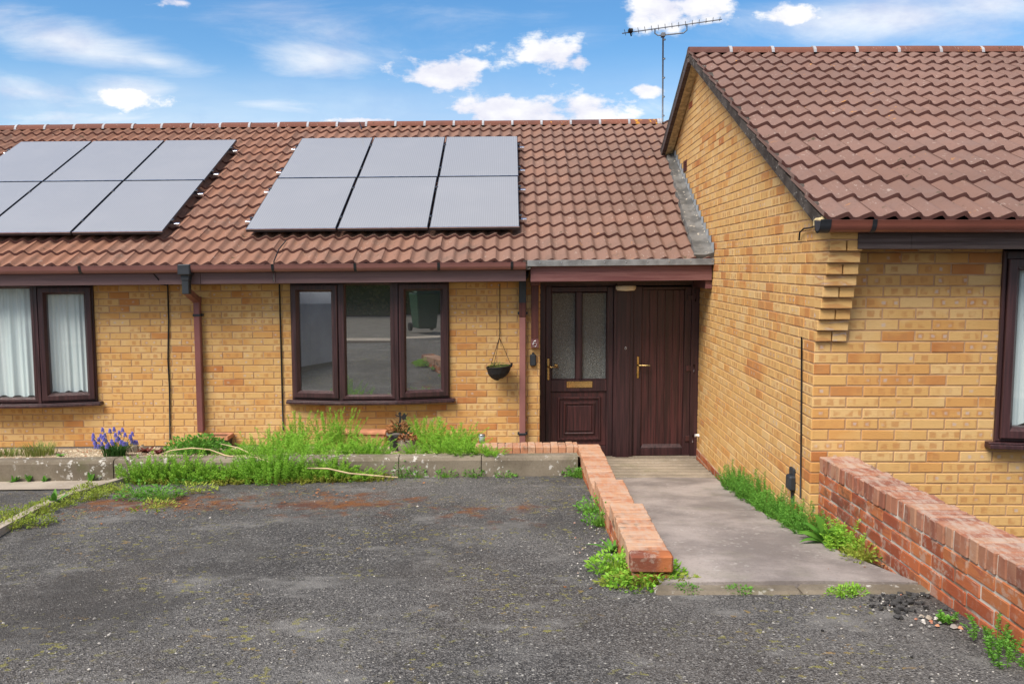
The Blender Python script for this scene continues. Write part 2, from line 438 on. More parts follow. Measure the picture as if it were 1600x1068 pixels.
c = n.mix(n.math('MULTIPLY', n.math('MULTIPLY', n.step(md.outputs[0], .72, .9), n.step(n.vor(p, 85, 'Distance'), .45, .25)), .6), c, (.26, .25, .23))
# pale worn patches
wp = n.math('MULTIPLY', n.step(n.noise(n.map(p, (1, 1.6, 1), (4, 1, 0)), 1.9, 7, .7), .51, .68), .62)
c = n.mix(wp, c, (.235, .225, .21))
dkp = n.math('MULTIPLY', n.step(n.noise(n.map(p, (1, 1, 1), (2, 9, 0)), .75, 6, .66), .48, .66), .62)
c = n.mix(dkp, c, (.040, .037, .035))
# yellow moss in small tufts
ms = n.math('MULTIPLY', n.step(n.noise(p, 21, 4, .6), .585, .64), n.step(n.noise(n.map(p, (1,1,1), (9,3,0)), 1.6, 5), .42, .60))
c = n.mix(n.math('MULTIPLY', ms, .7), c, n.mix(n.step(n.noise(p, 4, 2), .52, .66), (.25, .23, .055), (.30, .19, .06)))
# rust brown leaf-mould stains: two broad areas
def blob(cx, cy, ax, ay):
    dx = n.math('DIVIDE', n.math('SUBTRACT', s[0], cx), ax); dy = n.math('DIVIDE', n.math('SUBTRACT', s[1], cy), ay)
    return n.math('SUBTRACT', 1.0, n.math('SQRT', n.math('ADD', n.math('MULTIPLY', dx, dx), n.math('MULTIPLY', dy, dy))))
g1 = G(520, 785); g2 = G(270, 785); g3 = G(760, 800)
bl = n.math('MAXIMUM', blob(g1.x, g1.y, 1.0, .55), n.math('MAXIMUM', blob(g2.x, g2.y, 1.35, .5), n.math('MULTIPLY', blob(g3.x, g3.y, 1.0, .5), .55)))
rs = n.step(n.math('ADD', bl, n.math('MULTIPLY', n.math('SUBTRACT', n.noise(p, 5, 6, .7), .5), 3.4)), .25, 1.0)
rc = n.mix(n.step(n.noise(p, 7, 3), .4, .6), (.20, .075, .02), (.11, .045, .028))
c = n.mix(n.math('MULTIPLY', rs, .9), c, rc)
n.color(c); n.bump(n.math('ADD', n.vor(p, 150, 'Distance'), n.math('MULTIPLY', n.noise(p, 30, 4), .8)), .9, .008); M['asphalt'] = n.m

def concrete(name, a, b, moss=.3, spots=.5):
    n = NT(name, .92, .2); p = n.pos()
    c = n.mix(n.step(n.noise(p, 1.6, 6, .62), .33, .67), a, b)
    c = n.mix(n.math('MULTIPLY', n.step(n.noise(p, 60, 4, .7), .5, .7), .35), c, tuple(x*.55 for x in a))
    c = n.mix(n.math('MULTIPLY', n.math('MULTIPLY', n.step(n.noise(p, 22, 4, .6), .58, .64), n.step(n.noise(p, 2.4, 3), .45, .6)), spots), c, (.52, .50, .46))
    c = n.mix(n.math('MULTIPLY', n.step(n.noise(n.map(p, (1,1,1), (3,5,1)), 2.7, 5, .65), .50, .7), moss), c, (.09, .10, .035))
    n.color(c); n.bump(n.noise(p, 120, 5, .65), .5, .006); M[name] = n.m
concrete('path_concrete', (.185, .160, .148), (.35, .305, .28), .2, .35)
concrete('kerb_concrete', (.118, .096, .070), (.235, .198, .15), .5, 1.)
concrete('slab_concrete', (.30, .25, .20), (.42, .36, .29), .1, .3)
concrete('ramp_concrete', (.19, .16, .125), (.32, .265, .205), .35, .2)
concrete('plinth_render', (.10, .085, .08), (.17, .15, .14), .15, .2)
n = NT('gravel_base', .95, .1); p = n.pos()
cc = n.vor(p, 60, 'Color'); q = n.node('ShaderNodeSeparateColor'); n.link(cc, q.inputs[0])
n.color(n.mix(q.outputs[0], (.24, .18, .11), (.50, .42, .31))); n.bump(n.vor(p, 60, 'Distance'), 1, .01); M['gravel_base'] = n.m
n = NT('stone', .9, .2); r, g, b = n.rnd()
n.color(n.mix(n.step(g, .8, .95), n.mix(r, (.26, .185, .105), (.62, .53, .40)), (.30, .13, .07))); M['stone'] = n.m
n = NT('grit', .9, .2); r, g, b = n.rnd()
n.color(n.mix(n.step(g, .85, .97), n.mix(r, (.09, .085, .08), (.50, .47, .43)), (.36, .14, .08))); M['grit'] = n.m
n = NT('litter', .9, .1); r, g, b = n.rnd()
n.color(n.mix(r, (.12, .045, .02), (.38, .17, .07))); M['litter'] = n.m

def leaf_mat(name, a, b, c3, tr=.35):
    n = NT(name, .6, .25); r, g, bb = n.rnd()
    oi = n.node('ShaderNodeObjectInfo').outputs['Random']
    c = n.mix(r, a, b); c = n.mix(n.math('MULTIPLY', g, .85), c, c3)
    c = n.mix(n.math('MULTIPLY', oi, .35), c, tuple(x*.6 for x in a))
    n.color(c)
    td = n.node('ShaderNodeBsdfTranslucent'); n.put(td.inputs[0], c)
    mx = n.node('ShaderNodeMixShader'); mx.inputs[0].default_value = tr
    n.link(n.b.outputs[0], mx.inputs[1]); n.link(td.outputs[0], mx.inputs[2]); n.link(mx.outputs[0], n.out.inputs[0]); M[name] = n.m
leaf_mat('spurge_leaf', (.17, .42, .035), (.31, .62, .065), (.42, .48, .065))
leaf_mat('fresh_leaf', (.09, .28, .035), (.18, .43, .06), (.24, .40, .05))
leaf_mat('yellow_leaf', (.20, .32, .04), (.36, .43, .06), (.42, .36, .07))
leaf_mat('grass_leaf', (.10, .17, .03), (.22, .29, .06), (.36, .33, .12))
leaf_mat('deep_leaf', (.03, .12, .025), (.06, .20, .04), (.10, .20, .04))
leaf_mat('red_leaf', (.11, .02, .02), (.24, .05, .045), (.12, .12, .04))
leaf_mat('hedge_leaf', (.12, .15, .04), (.28, .29, .09), (.30, .26, .10), .55)
leaf_mat('blue_flower', (.13, .12, .50), (.25, .23, .68), (.34, .30, .68), .25)
simple('stem_green', (.10, .16, .03), .7, .2, .2)
simple('stem_red', (.22, .13, .05), .7, .2, .2)

# ------------------------------------------------------------------ brick laying
def lay(mb, core, frame, u0, u1, z0, z1, openings=(), hb=.075, lb=.225, phase=0.0, depth=.0045, zrow0=None, red_rows=0, pal=None):
    """stretcher bond; frame(u, d, z) -> world point, d outwards.  mb takes bricks, core takes the mortar bed behind"""
    zrow0 = z0 if zrow0 is None else zrow0
    us = sorted({u0, u1, *[q for o in openings for q in o[:2] if u0 < q < u1]}); zs = sorted({z0, z1, *[q for o in openings for q in o[2:] if z0 < q < z1]})
    for i in range(len(us)-1):
        for j in range(len(zs)-1):
            uc, zc = (us[i]+us[i+1])/2, (zs[j]+zs[j+1])/2
            if any(o[0] < uc < o[1] and o[2] < zc < o[3] for o in openings): continue
            core.add([frame(us[i], 0, zs[j]), frame(us[i+1], 0, zs[j]), frame(us[i+1], 0, zs[j+1]), frame(us[i], 0, zs[j+1])], [(0, 1, 2, 3)])
    g = .010
    row = math.floor((z0-zrow0)/hb-1e-6)
    while zrow0+row*hb < z1-1e-6:
        a = max(zrow0+row*hb, z0); b = min(zrow0+row*hb+hb-g, z1)
        if b-a > .012:
            segs = [(u0, u1)]
            for o in openings:
                if o[2] < b-.004 and o[3] > a+.004:
                    ns = []
                    for (p, q) in segs:
                        if o[1] <= p or o[0] >= q: ns.append((p, q)); continue
                        if o[0] > p: ns.append((p, o[0]))
                        if o[1] < q: ns.append((o[1], q))
                    segs = ns
            off = phase+(lb/2 if row % 2 else 0)
            for (p, q) in segs:
                k = math.floor((p-off)/lb)
                while off+k*lb < q:
                    s = max(off+k*lb+g/2, p); e = min(off+k*lb+lb-g/2, q)
                    if s-p < .02: s = p
                    if e-s > .012:
                        d = depth+rng.uniform(-.0015, .0015); c = .003
                        j = [rng.uniform(-.0012, .0012) for _ in range(8)]
                        vs = [frame(s+j[0]*.5, 0, a+j[1]), frame(e+j[2]*.5, 0, a+j[3]), frame(e+j[4]*.5, 0, b+j[5]), frame(s+j[6]*.5, 0, b+j[7]),
                              frame(s+j[0]*.5, d-c, a+j[1]), frame(e+j[2]*.5, d-c, a+j[3]), frame(e+j[4]*.5, d-c, b+j[5]), frame(s+j[6]*.5, d-c, b+j[7]),
                              frame(s+c, d, a+c+j[1]), frame(e-c, d, a+c+j[3]), frame(e-c, d, b-c+j[5]), frame(s+c, d, b-c+j[7])]
                        fs = [(8, 9, 10, 11)]; L, H = e-s, b-a
                        uvs = [[(0, 0), (L, 0), (L, H), (0, H)]]
                        for k4 in range(4):
                            m4 = (k4+1) % 4
                            fs += [(k4, m4, 4+m4, 4+k4), (4+k4, 4+m4, 8+m4, 8+k4)]
                            uvs += [[(0, 0)]*4]*2
                        mb.add(vs, fs, (rng.random(), rng.random(), rng.random(), 1), uvs)
                    k += 1
        row += 1

# ------------------------------------------------------------------ roof tiles
def prof(u):
    q = 2*math.pi*(u+.17*(1-math.cos(2*math.pi*u))/2)
    return .019*math.cos(q)+.0035*math.cos(2*q)
def tiles(mb, x0, x1, eave, a, length, gauge, period, back=False, xoff=None, skip=None):
    """concrete pantiles laid row by row up a slope from the eave point (y, z); each tile has its own lip and a little of its own tilt"""
    ca, sa = math.cos(a), math.sin(a); sg = -1 if back else 1
    def pt(x, s, n):
        return Vector((x, eave[0]+sg*(s*ca-n*sa), eave[1]+s*sa+n*ca))
    rows = int(length/gauge+.999)
    cols = int((x1-x0)/period+.999)
    N = 18
    for r in range(rows):
        for c in range(cols):
            xa = x0+c*period
            s0 = r*gauge+rng.uniform(-.006, .006); s1 = min(r*gauge+gauge+.06, length+.03)
            lift = rng.uniform(0, .006); tl = rng.uniform(-.004, .004)
            if xoff is not None:
                sh = xoff(r*gauge)
            else: sh = 0
            top = []; up = []; bot = []
            for i in range(N+1):
                u = i/N; x = xa+u*(period+.010)+sh; h = prof(2*u*(period+.010)/period); k = tl*(u-.5)*2
                top.append(pt(x, s0+.004, h+.034+lift+k)); up.append(pt(x, s1, h+.004+k)); bot.append(pt(x, s0, h+.004+lift+k))
            rn = (rng.random(), rng.random(), rng.random()*.8, 1)
            n1 = N+1
            fs = [(i, i+1, n1+i+1, n1+i) for i in range(N)]
            if back: fs = [f[::-1] for f in fs]
            mb.add(top+up, fs, rn, smooth=True)
            fs = [(i, i+1, n1+i+1, n1+i) for i in range(N)]
            if back: fs = [f[::-1] for f in fs]
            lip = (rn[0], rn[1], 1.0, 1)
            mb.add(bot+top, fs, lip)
            # side of the tile
            mb.add([bot[0], up[0]+Vector((0, 0, -.02)), up[0], top[0]], [(0, 1, 2, 3)], rn)
            mb.add([bot[N], up[N]+Vector((0, 0, -.02)), up[N], top[N]], [(3, 2, 1, 0)], rn)
def ridge(mb, joints, x0, x1, y, z, r=.115, L=.455, zs=0.0):
    x = x0
    k = 0
    while x < x1-.02:
        e = min(x+L, x1); n = 9; dz = rng.uniform(-.006, .006); rr = r+rng.uniform(-.004, .004)
        vs = []
        for xx in (x+.008, e-.010):
            for i in range(n+1):
                w = math.pi*(i/n)*1.0
                vs.append(Vector((xx, y-rr*math.cos(w), z+dz+rr*.82*math.sin(w)-.03)))
        rn = (rng.random(), rng.random(), rng.random(), 1)
        mb.add(vs, [(i, i+n+1, i+n+2, i+1) for i in range(n)], rn, smooth=True)
        mb.add(vs, [list(range(n+1)), list(range(n+1, 2*n+2))[::-1]], rn)
        # bedding lump standing up between tiles
        jv = []
        for xx in (e-.018, e+.014):
            for i in range(n+1):
                w = math.pi*(i/n); jv.append(Vector((xx, y-(r+.007)*math.cos(w), z+(r+.007)*.82*math.sin(w)-.03)))
        joints.add(jv, [(i, i+n+1, i+n+2, i+1) for i in range(n)]+[list(range(n+1)), list(range(n+1, 2*n+2))[::-1]])
        x = e; k += 1

# ------------------------------------------------------------------ main dimensions
YF = 9.45                                   # terrace front
YD = 9.80                                   # doors set back
YE = 9.03                                   # terrace eave line
A1 = R(27)
ZE = PM(800, 410, YE).z-.012                # eave line of the terrace tiles
XC, YC = 2.044, 5.77                        # corner of the forward bungalow
SK = .0235
def sx(y): return XC+SK*(y-YC)              # its side wall drifts slightly right with distance
RY = 13.12                                  # terrace ridge
LEN1 = (RY-YE)/math.cos(A1)
FL = 0.0

# ================================================================== TERRACE BUNGALOW
house = empty('bungalow', (-1.5, YF, CZ-1.97), 'low yellow brick terraced bungalow with brown tiled roof, wide bay window and dark double doors', 'bungalow')
def hp(mb, name, mat, parent=house, **k): return mb.build(name, M[mat], parent, shear=True, **k)
WX0, WX1 = PM(456, 530, YF).x, PM(702, 530, YF).x      # window opening
WZ1 = PM(578, 436, YF).z; WZ0 = PM(578, 622, YF).z
LX1 = PM(150, 540, YF).x; LX0 = LX1-(WX1-WX0)
DX0 = PM(843, 600, YF).x
base = PM(600, 693, YF).z
bk, co = MB(), MB()
fr = lambda u, d, z: Vector((u, YF-d, z))
WT = PM(600, 430, YF).z+.06
lay(bk, co, fr, -9.2, DX0, base, WT, [(WX0, WX1, WZ0, 9), (LX0, LX1, WZ0, 9)], phase=.06)
# return of the brickwork into the door recess
fr2 = lambda u, d, z: Vector((DX0+d, YF+u, z))
lay(bk, co, fr2, 0, YD-YF, base-.25, WT, phase=.0, zrow0=base)
lay(bk, co, fr, DX0-.35, DX0, base-.25, base, phase=.06, zrow0=base)
wall = hp(bk, 'wall', 'buff_brick'); hp(co, 'mortar', 'mortar', wall)
b = MB(); b.box((-9.2, YF-.035, base-.25), (-4.02, YF-.001, base-.004)); b.box((-4.0, YF-.012, base-.25), (DX0-.36, YF-.001, base-.004)); hp(b, 'plinth', 'plinth_render', bevel=.006)
b = MB()
b.box((-9.3, YF+.12, base-.3), (WX0-.005, YF+.16, WT+.3)) if False else None
b.box((-9.25, 15.6, 0), (2.3, 15.7, WT+.2)); b.box((-9.25, YF+.02, 0), (-9.2, 15.6, WT+.2)); hp(b, 'back_wall', 'plinth_render')
# roof
tb = MB(); tiles(tb, -9.45, -.001+2.25, (YE, ZE), A1, LEN1, .306, .299)
tb2 = MB(); tiles(tb2, -9.45, 2.25, (2*RY-YE, ZE), A1, LEN1, .306, .299, back=True)
tb.v += []; o = len(tb.v)
tb.f += [[o+i for i in f] for f in tb2.f]; tb.v += tb2.v; tb.r += tb2.r; tb.sm += tb2.sm; tb.uv += tb2.uv
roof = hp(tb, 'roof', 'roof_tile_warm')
ridgeZ = ZE+(RY-YE)*math.tan(A1)
rb, jb = MB(), MB(); ridge(rb, jb, -9.45+.30, 2.22, RY, ridgeZ+.012, .105, .436)
rb.absorb(jb, 1).build('ridge', [M['ridge_tile_red'], M['ridge_joint']], roof, shear=True)
b = MB()       # sarking boards under the tiles
for (y0, y1) in ((YE+.06, RY), (2*RY-YE-.06, RY)):
    z0 = ZE-.05+.06*math.tan(A1); z1 = ridgeZ-.05
    b.add([(-9.4, y0, z0), (2.2, y0, z0), (2.2, y1, z1), (-9.4, y1, z1)], [(0, 1, 2, 3)])
hp(b, 'underlay', 'dark_void', roof)
# fascia, soffit, gutter
FX1 = PM(822, 430, YE).x
fz0 = PM(400, 443, YE+.06).z; fz1 = PM(400, 420, YE+.06).z+.03
b = MB()
cuts = [-9.3, PM(308, 430, 9).x, PM(427, 430, 9).x, FX1]
for i in range(3): b.box((cuts[i]+.0015, YE+.055+(.002 if i == 1 else 0), fz0), (cuts[i+1]-.0015, YE+.08, fz1))
hp(b, 'fascia', 'fascia_brown', bevel=.003)
b = MB(); b.box((-9.3, YE+.081, fz0+.012), (FX1, YF+.0, fz0+.024)); b.box((-9.3, YE+.20, WT+.0), (FX1, YF+.3, WT+.02)); hp(b, 'soffit', 'fascia_brown')
def gutter_prof(r, h):
    pr = []
    for i in range(9):
        w = math.pi*(i/8); pr.append((-r*math.cos(w), -h*math.sin(w)))
    q = [(p[0]*.93, p[1]*.93+.003) for p in pr][::-1]
    return [(-r-.004, .004)]+pr+[(r+.004, .004)]+q
gz1 = PM(400, 413.5, YE-.05).z
b = MB(); b.extrude(gutter_prof(.055, .075), (-9.3, YE-.005, gz1), (FX1-.005, YE-.005, gz1), smooth=True); gut = hp(b, 'gutter', 'gutter_plastic')
for px in (0+128, 428, 556, 686, 800, -60):
    x = PM(px, 418, YE).x
    b = MB(); q = [(p[0]*1.08, p[1]*1.07) for p in gutter_prof(.055, .075)]
    b.extrude(q, (x-.014, YE-.005, gz1+.001), (x+.014, YE-.005, gz1+.001), smooth=True); b.box((x-.012, YE+.045, gz1-.07), (x+.012, YE+.054, gz1+.0)); hp(b, 'gutter_clip', 'black_plastic', gut)
def downpipe(px, pxw, vtop, vbot, clips, swan):
    root_x = PM(px, 560, YF-.05).x; w = .034
    zt = PM(px, vtop, YF-.05).z; zb = PM(px, vbot, YF-.05).z
    m = MB(); m.cbox((root_x-w, YF-.085, zb), (root_x+w, YF-.02, zt), .007)
    pipe = hp(m, 'downpipe', 'downpipe_plastic' if swan else 'gutter_plastic')
    if swan:
        xo = PM(291, 430, YE).x
        m = MB(); m.cbox((xo-.066, YE-.075, gz1-.10), (xo+.066, YE+.053, gz1+.012), .01); m.cbox((xo-.045, YE-.045, gz1-.16), (xo+.045, YE+.04, gz1-.095), .008)
        m.cbox((xo-.037, YE-.04, gz1-.30), (xo+.037, YE+.035, gz1-.155), .006); hp(m, 'outlet', 'black_plastic', pipe)
        m = MB(); a = Vector((xo, YE, gz1-.27)); c = Vector((root_x, YF-.052, zt-.02)); dv = c-a
        d1 = Vector((.034, 0, 0)); up = dv.normalized().cross(Vector((1, 0, 0))).normalized()*.032
        vs = [p+sx_*d1+sy_*up for p in (a, c) for sx_, sy_ in ((-1,-1),(1,-1),(1,1),(-1,1))]
        m.add(vs, [(0,1,5,4),(1,2,6,5),(2,3,7,6),(3,0,4,7),(3,2,1,0),(4,5,6,7)]); m.cbox((root_x-w-.004, YF-.09, zt-.05), (root_x+w+.004, YF-.015, zt+.02), .006); hp(m, 'offset_bend', 'downpipe_plastic', pipe, fixn=True)
    else:
        xo = root_x; z0 = PM(px, 424, YF-.12).z
        m = MB(); m.add([(xo-.052, YF-.16, z0), (xo+.052, YF-.16, z0), (xo+.052, YF-.02, z0), (xo-.052, YF-.02, z0), (xo-.062, YF-.17, z0-.055), (xo+.062, YF-.17, z0-.055), (xo+.062, YF-.015, z0-.055), (xo-.062, YF-.015, z0-.055),
               (xo-.04, YF-.11, z0-.09), (xo+.04, YF-.11, z0-.09), (xo+.04, YF-.02, z0-.09), (xo-.04, YF-.02, z0-.09)],
              [(0,1,2,3),(0,4,5,1),(1,5,6,2),(2,6,7,3),(3,7,4,0),(4,8,9,5),(5,9,10,6),(6,10,11,7),(7,11,8,4),(11,10,9,8)])
        m.cbox((xo-.04, YF-.092, zt-.02), (xo+.04, YF-.012, z0-.08), .006); hp(m, 'hopper', 'black_plastic', pipe, fixn=True)
        m = MB(); m.cbox((xo-.039, YF-.094, zt-.16), (xo+.039, YF-.014, zt-.0), .006); hp(m, 'collar', 'post_red_brown', pipe)
    for cv in clips:
        z = PM(px, cv, YF-.05).z
        m = MB(); m.cbox((root_x-.055, YF-.05, z-.014), (root_x+.055, YF-.004, z+.014), .004); m.cbox((root_x-.041, YF-.092, z-.013), (root_x+.041, YF-.012, z+.013), .004); hp(m, 'pipe_clip', 'black_plastic', pipe)
downpipe(311, 14, 466, 674, (492,), True)
downpipe(816.5, 11, 472, 694, (489, 677), False)

# ---- windows: a shallow bow of three lights
def frame_ring(mb, T, u0, u1, z0, z1, w, d_front, d_in, ch):
    """mitred casement ring on plane T(u, d, z): flat front, chamfer down to the glass"""
    o = [(u0, z0), (u1, z0), (u1, z1), (u0, z1)]
    i1 = [(u0+w, z0+w), (u1-w, z0+w), (u1-w, z1-w), (u0+w, z1-w)]
    i2 = [(u0+w+ch, z0+w+ch), (u1-w-ch, z0+w+ch), (u1-w-ch, z1-w-ch), (u0+w+ch, z1-w-ch)]
    vs = [T(a, -.03, b) for a, b in o]+[T(a, d_front-.006, b) for a, b in o]+[T(a+(.006 if k in (0, 3) else -.006), d_front, b+(.006 if k < 2 else -.006)) for k, (a, b) in enumerate(o)]+[T(a, d_front, b) for a, b in i1]+[T(a, d_in, b) for a, b in i2]+[T(a, -.05, b) for a, b in i2]
    fs = []
    for L in range(5):
        for k in range(4): m = (k+1) % 4; fs.append((L*4+k, L*4+m, (L+1)*4+m, (L+1)*4+k))
    mb.add(vs, fs)
    return i2
def bow_window(x0, x1, z0, z1, parent, label, curtain, bow=.12, yf=YF, sillw=.055, glass='clear_glass', shear=True):
    W = x1-x0; wa = W*.325
    pts = [(x0, yf-.005), (x0+wa, yf-.005-bow), (x1-wa, yf-.005-bow), (x1, yf-.005)]
    fm = MB(); panes = []
    for i in range(3):
        a, c = Vector((*pts[i], 0)), Vector((*pts[i+1], 0)); L = (c-a).length; ud = (c-a)/L; nd = Vector((ud.y, -ud.x, 0))
        T = (lambda a, ud, nd: lambda u, d, z: Vector((a.x+ud.x*u+nd.x*d, a.y+ud.y*u+nd.y*d, z)))(a, ud, nd)
        pw = .028
        # outer sub-frame
        frame_ring(fm, T, .0, L, z0, z1, .012 if i == 1 else .022, .02, -.02, .004)
        if i == 1: r = frame_ring(fm, T, .014, L-.014, z0+.014, z1-.014, .030, .034, .004, .022)
        else: r = frame_ring(fm, T, .026, L-.018, z0+.026, z1-.055, .052, .052, .018, .026)
        if i != 1: fm.add([T(.02, .03, z1-.058), T(L-.012, .03, z1-.058), T(L-.012, .03, z1-.01), T(.02, .03, z1-.01)], [(0, 1, 2, 3)])
        panes.append((T, r))
    for k in (1, 2):
        fm.box((pts[k][0]-.018, pts[k][1]-.03, z0+.002), (pts[k][0]+.018, pts[k][1]+.03, z1-.002))
    win = fm.build('window', M['rosewood_upvc'], parent, shear=shear, fixn=False)
    for T, r in panes:
        g = MB(); g.add([T(a, .006, b) for a, b in r], [(0, 1, 2, 3)]); g.build('pane', M[glass], win, shear=shear)
    s = MB(); e = .06
    for (d, za, zb) in ((sillw+.03, z0-.042, z0-.012), (sillw+.012, z0-.0121, z0-.001)):
        out = [(x0-e, yf), (x0-e, yf-d)]+[(pts[1][0], pts[1][1]-d), (pts[2][0], pts[2][1]-d)]+[(x1+e, yf-d), (x1+e, yf)]
        k = len(out); vs = [(x, y, za) for x, y in out]+[(x, y, zb) for x, y in out]
        s.add(vs, [list(range(k))[::-1], list(range(k, 2*k))]+[(i, (i+1) % k, k+(i+1) % k, k+i) for i in range(k)])
    s.build('sill', M['rosewood_upvc'], win, shear=shear, bevel=.005, fixn=True)
    # room behind the glass
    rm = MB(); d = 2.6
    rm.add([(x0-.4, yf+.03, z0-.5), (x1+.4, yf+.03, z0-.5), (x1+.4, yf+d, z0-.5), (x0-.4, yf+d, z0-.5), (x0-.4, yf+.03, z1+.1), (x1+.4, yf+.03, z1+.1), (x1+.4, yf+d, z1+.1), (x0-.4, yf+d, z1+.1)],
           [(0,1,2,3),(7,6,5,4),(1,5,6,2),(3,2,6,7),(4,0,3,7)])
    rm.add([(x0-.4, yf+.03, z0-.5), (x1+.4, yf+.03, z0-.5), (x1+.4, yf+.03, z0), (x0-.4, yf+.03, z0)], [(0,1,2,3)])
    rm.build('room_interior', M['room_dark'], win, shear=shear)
    if curtain:
        for i in range(3):
            T, r = panes[i]; c = MB(); ua, ub = r[0][0]-.05, r[1][0]+.05; za, zb = r[0][1]+.004, r[2][1]+.05; n = 90; vs = []
            top = [];
            for k in range(n+1):
                u = ua+(ub-ua)*k/n; t = k/n
                for j in range(9):
                    q = j/8; z = za+(zb-za)*q
                    amp = .020*(1-.35*q)
                    d = -.050+amp*(.75*math.sin(t*14+i*2+q*.9+1.6*math.sin(t*6.1+i*3))+.45*math.sin(t*31+i+2.2*math.sin(t*9+q*.6)))+.005*math.sin(t*67+q*2)
                    zz = z+(.012*math.sin(t*23+i*2) if j == 0 else 0)
                    vs.append(T(u, d, zz))
            c.add(vs, [(k*9+j, (k+1)*9+j, (k+1)*9+j+1, k*9+j+1) for k in range(n) for j in range(8)], smooth=True)
            c.build('curtain', M['curtain_cloth'], win, shear=shear)
    if label: win['label'] = label
    return win
bow_window(WX0, WX1, WZ0, WZ1, house, 'bare bow window with three dark panes and no curtains', False)
bow_window(LX0, LX1, WZ0, WZ1, house, 'bow window hung with white net curtains', True, glass='curtain_glass')

# ---- canopy over the doors
CX0, CX1 = PM(829, 430, YE+.05).x, PM(1112, 430, YE+.05).x
cz0, cz1 = PM(960, 439, YE+.05).z, PM(960, 414, YE+.05).z
b = MB(); b.box((CX0, YE+.03, cz0), (CX1, YE+.06, cz1)); can = hp(b, 'canopy', 'canopy_red_brown', bevel=.004)
b = MB(); b.box((CX0+.02, YE+.061, cz0+.02), (sx(9.4)-.004, YD+.04, cz0+.034)); b.box((CX0, YE+.061, cz0+.004), (CX0+.02, YF-.002, cz1)); b.box((CX0+.06, YE+.5, cz0-.035), (CX1-.1, YE+.56, cz0+.019)); hp(b, 'canopy_soffit', 'weathered_brown', can)
lz0, lz1 = PM(960, 414.5, YE).z, PM(960, 405, YE).z
LXa = PM(824, 410, YE).x
b = MB(); b.cbox((LXa, YE-.030, lz0-.004), (CX1+.006, YE-.012, lz1-.002), .004); b.box((LXa+.004, YE-.0119, lz0), (CX1+.002, YE+.06, lz0+.012)); leadb = b
b = MB()
for i in range(9):
    x = LXa+.13+i*.225; b.tube([(x, YE-.034, lz0+.035), (x, YE-.029, lz0+.035)], .006, 8)
leadb.absorb(b, 1).build('lead_flashing', [M['lead'], M['steel']], can, shear=True)
b = MB()   # lump of old mortar where gutter meets canopy
for k in range(7): b.cbox((LXa-.04+rng.uniform(-.02, .03), YE-.02, lz0-.04+.012*k), (LXa+.03+rng.uniform(-.01, .02), YE+.05, lz0-.03+.012*k+.02), .006, jit=.005)
hp(b, 'mortar_lump', 'verge_mortar', can)
b = MB()   # wall plate on the side wall
pz = PM(1100, 450, YE+.2).z
b.add([(sx(y)-w, y, z) for y in (YE+.065, YD) for w, z in ((.002, pz), (.075, pz), (.075, cz0+.018), (.002, cz0+.018))], [(0,1,2,3),(7,6,5,4),(1,5,6,2),(0,4,5,1),(3,2,6,7),(0,3,7,4)]); hp(b, 'wall_plate', 'canopy_red_brown', can, fixn=True)
# hanging post carrying the house number
px0, px1 = PM(830, 500, YF-.06).x, PM(841.5, 500, YF-.06).x
pz0, pz1 = PM(836, 543, YF-.06).z, cz0-.002
b = MB(); b.cbox((px0, YF-.085, pz0+.10), (px1, YF-.008, pz1-.045), .004); post = hp(b, 'post', 'post_red_brown', can)
b = MB(); b.cbox((px0-.004, YF-.092, pz0), (px1+.002, YF-.008, pz0+.099), .004); blk = hp(b, 'number_block', 'canopy_red_brown', can)
b = MB(); b.cbox((px0-.006, YF-.10, pz1-.044), (px1+.012, YF-.006, pz1), .004); hp(b, 'post_cap', 'canopy_red_brown', can)
b = MB(); cx, cz = (px0+px1)/2-.001, pz0+.036     # the figure 6
loop = [(cx+.020*math.cos(t), YF-.0945, cz+.020*math.sin(t)) for t in [k*math.pi/10 for k in range(21)]]
b.tube(loop, .0035, 6); b.tube([(cx-.020, YF-.0945, cz), (cx-.019, YF-.0945, cz+.018), (cx-.010, YF-.0945, cz+.037), (cx+.004, YF-.0945, cz+.047), (cx+.016, YF-.0945, cz+.045)], .0035, 6)
hp(b, 'house_number', 'steel', can)
# bulkhead light
p0 = PM(978, 450, 9.62)
b = MB(); vs = []
prf = [(.0, .03), (.105, .03), (.115, .018), (.112, -.008), (.098, -.026), (.0, -.033)]
n_ = 28
for (r, z) in prf:
    for k in range(n_):
        w = 2*math.pi*k/n_; vs.append((p0.x+r*math.cos(w), p0.y+r*.55*math.sin(w), p0.z+z))
b.add(vs, [(i*n_+k, i*n_+(k+1) % n_, (i+1)*n_+(k+1) % n_, (i+1)*n_+k) for i in range(len(prf)-1) for k in range(n_)], smooth=True)
lamp = hp(b, 'porch_light', 'lamp_white', fixn=True)
b = MB(); b.box((p0.x-.10, p0.y-.05, p0.z+.028), (p0.x+.10, p0.y+.05, cz0+.019)); hp(b, 'light_base', 'weathered_brown', lamp)

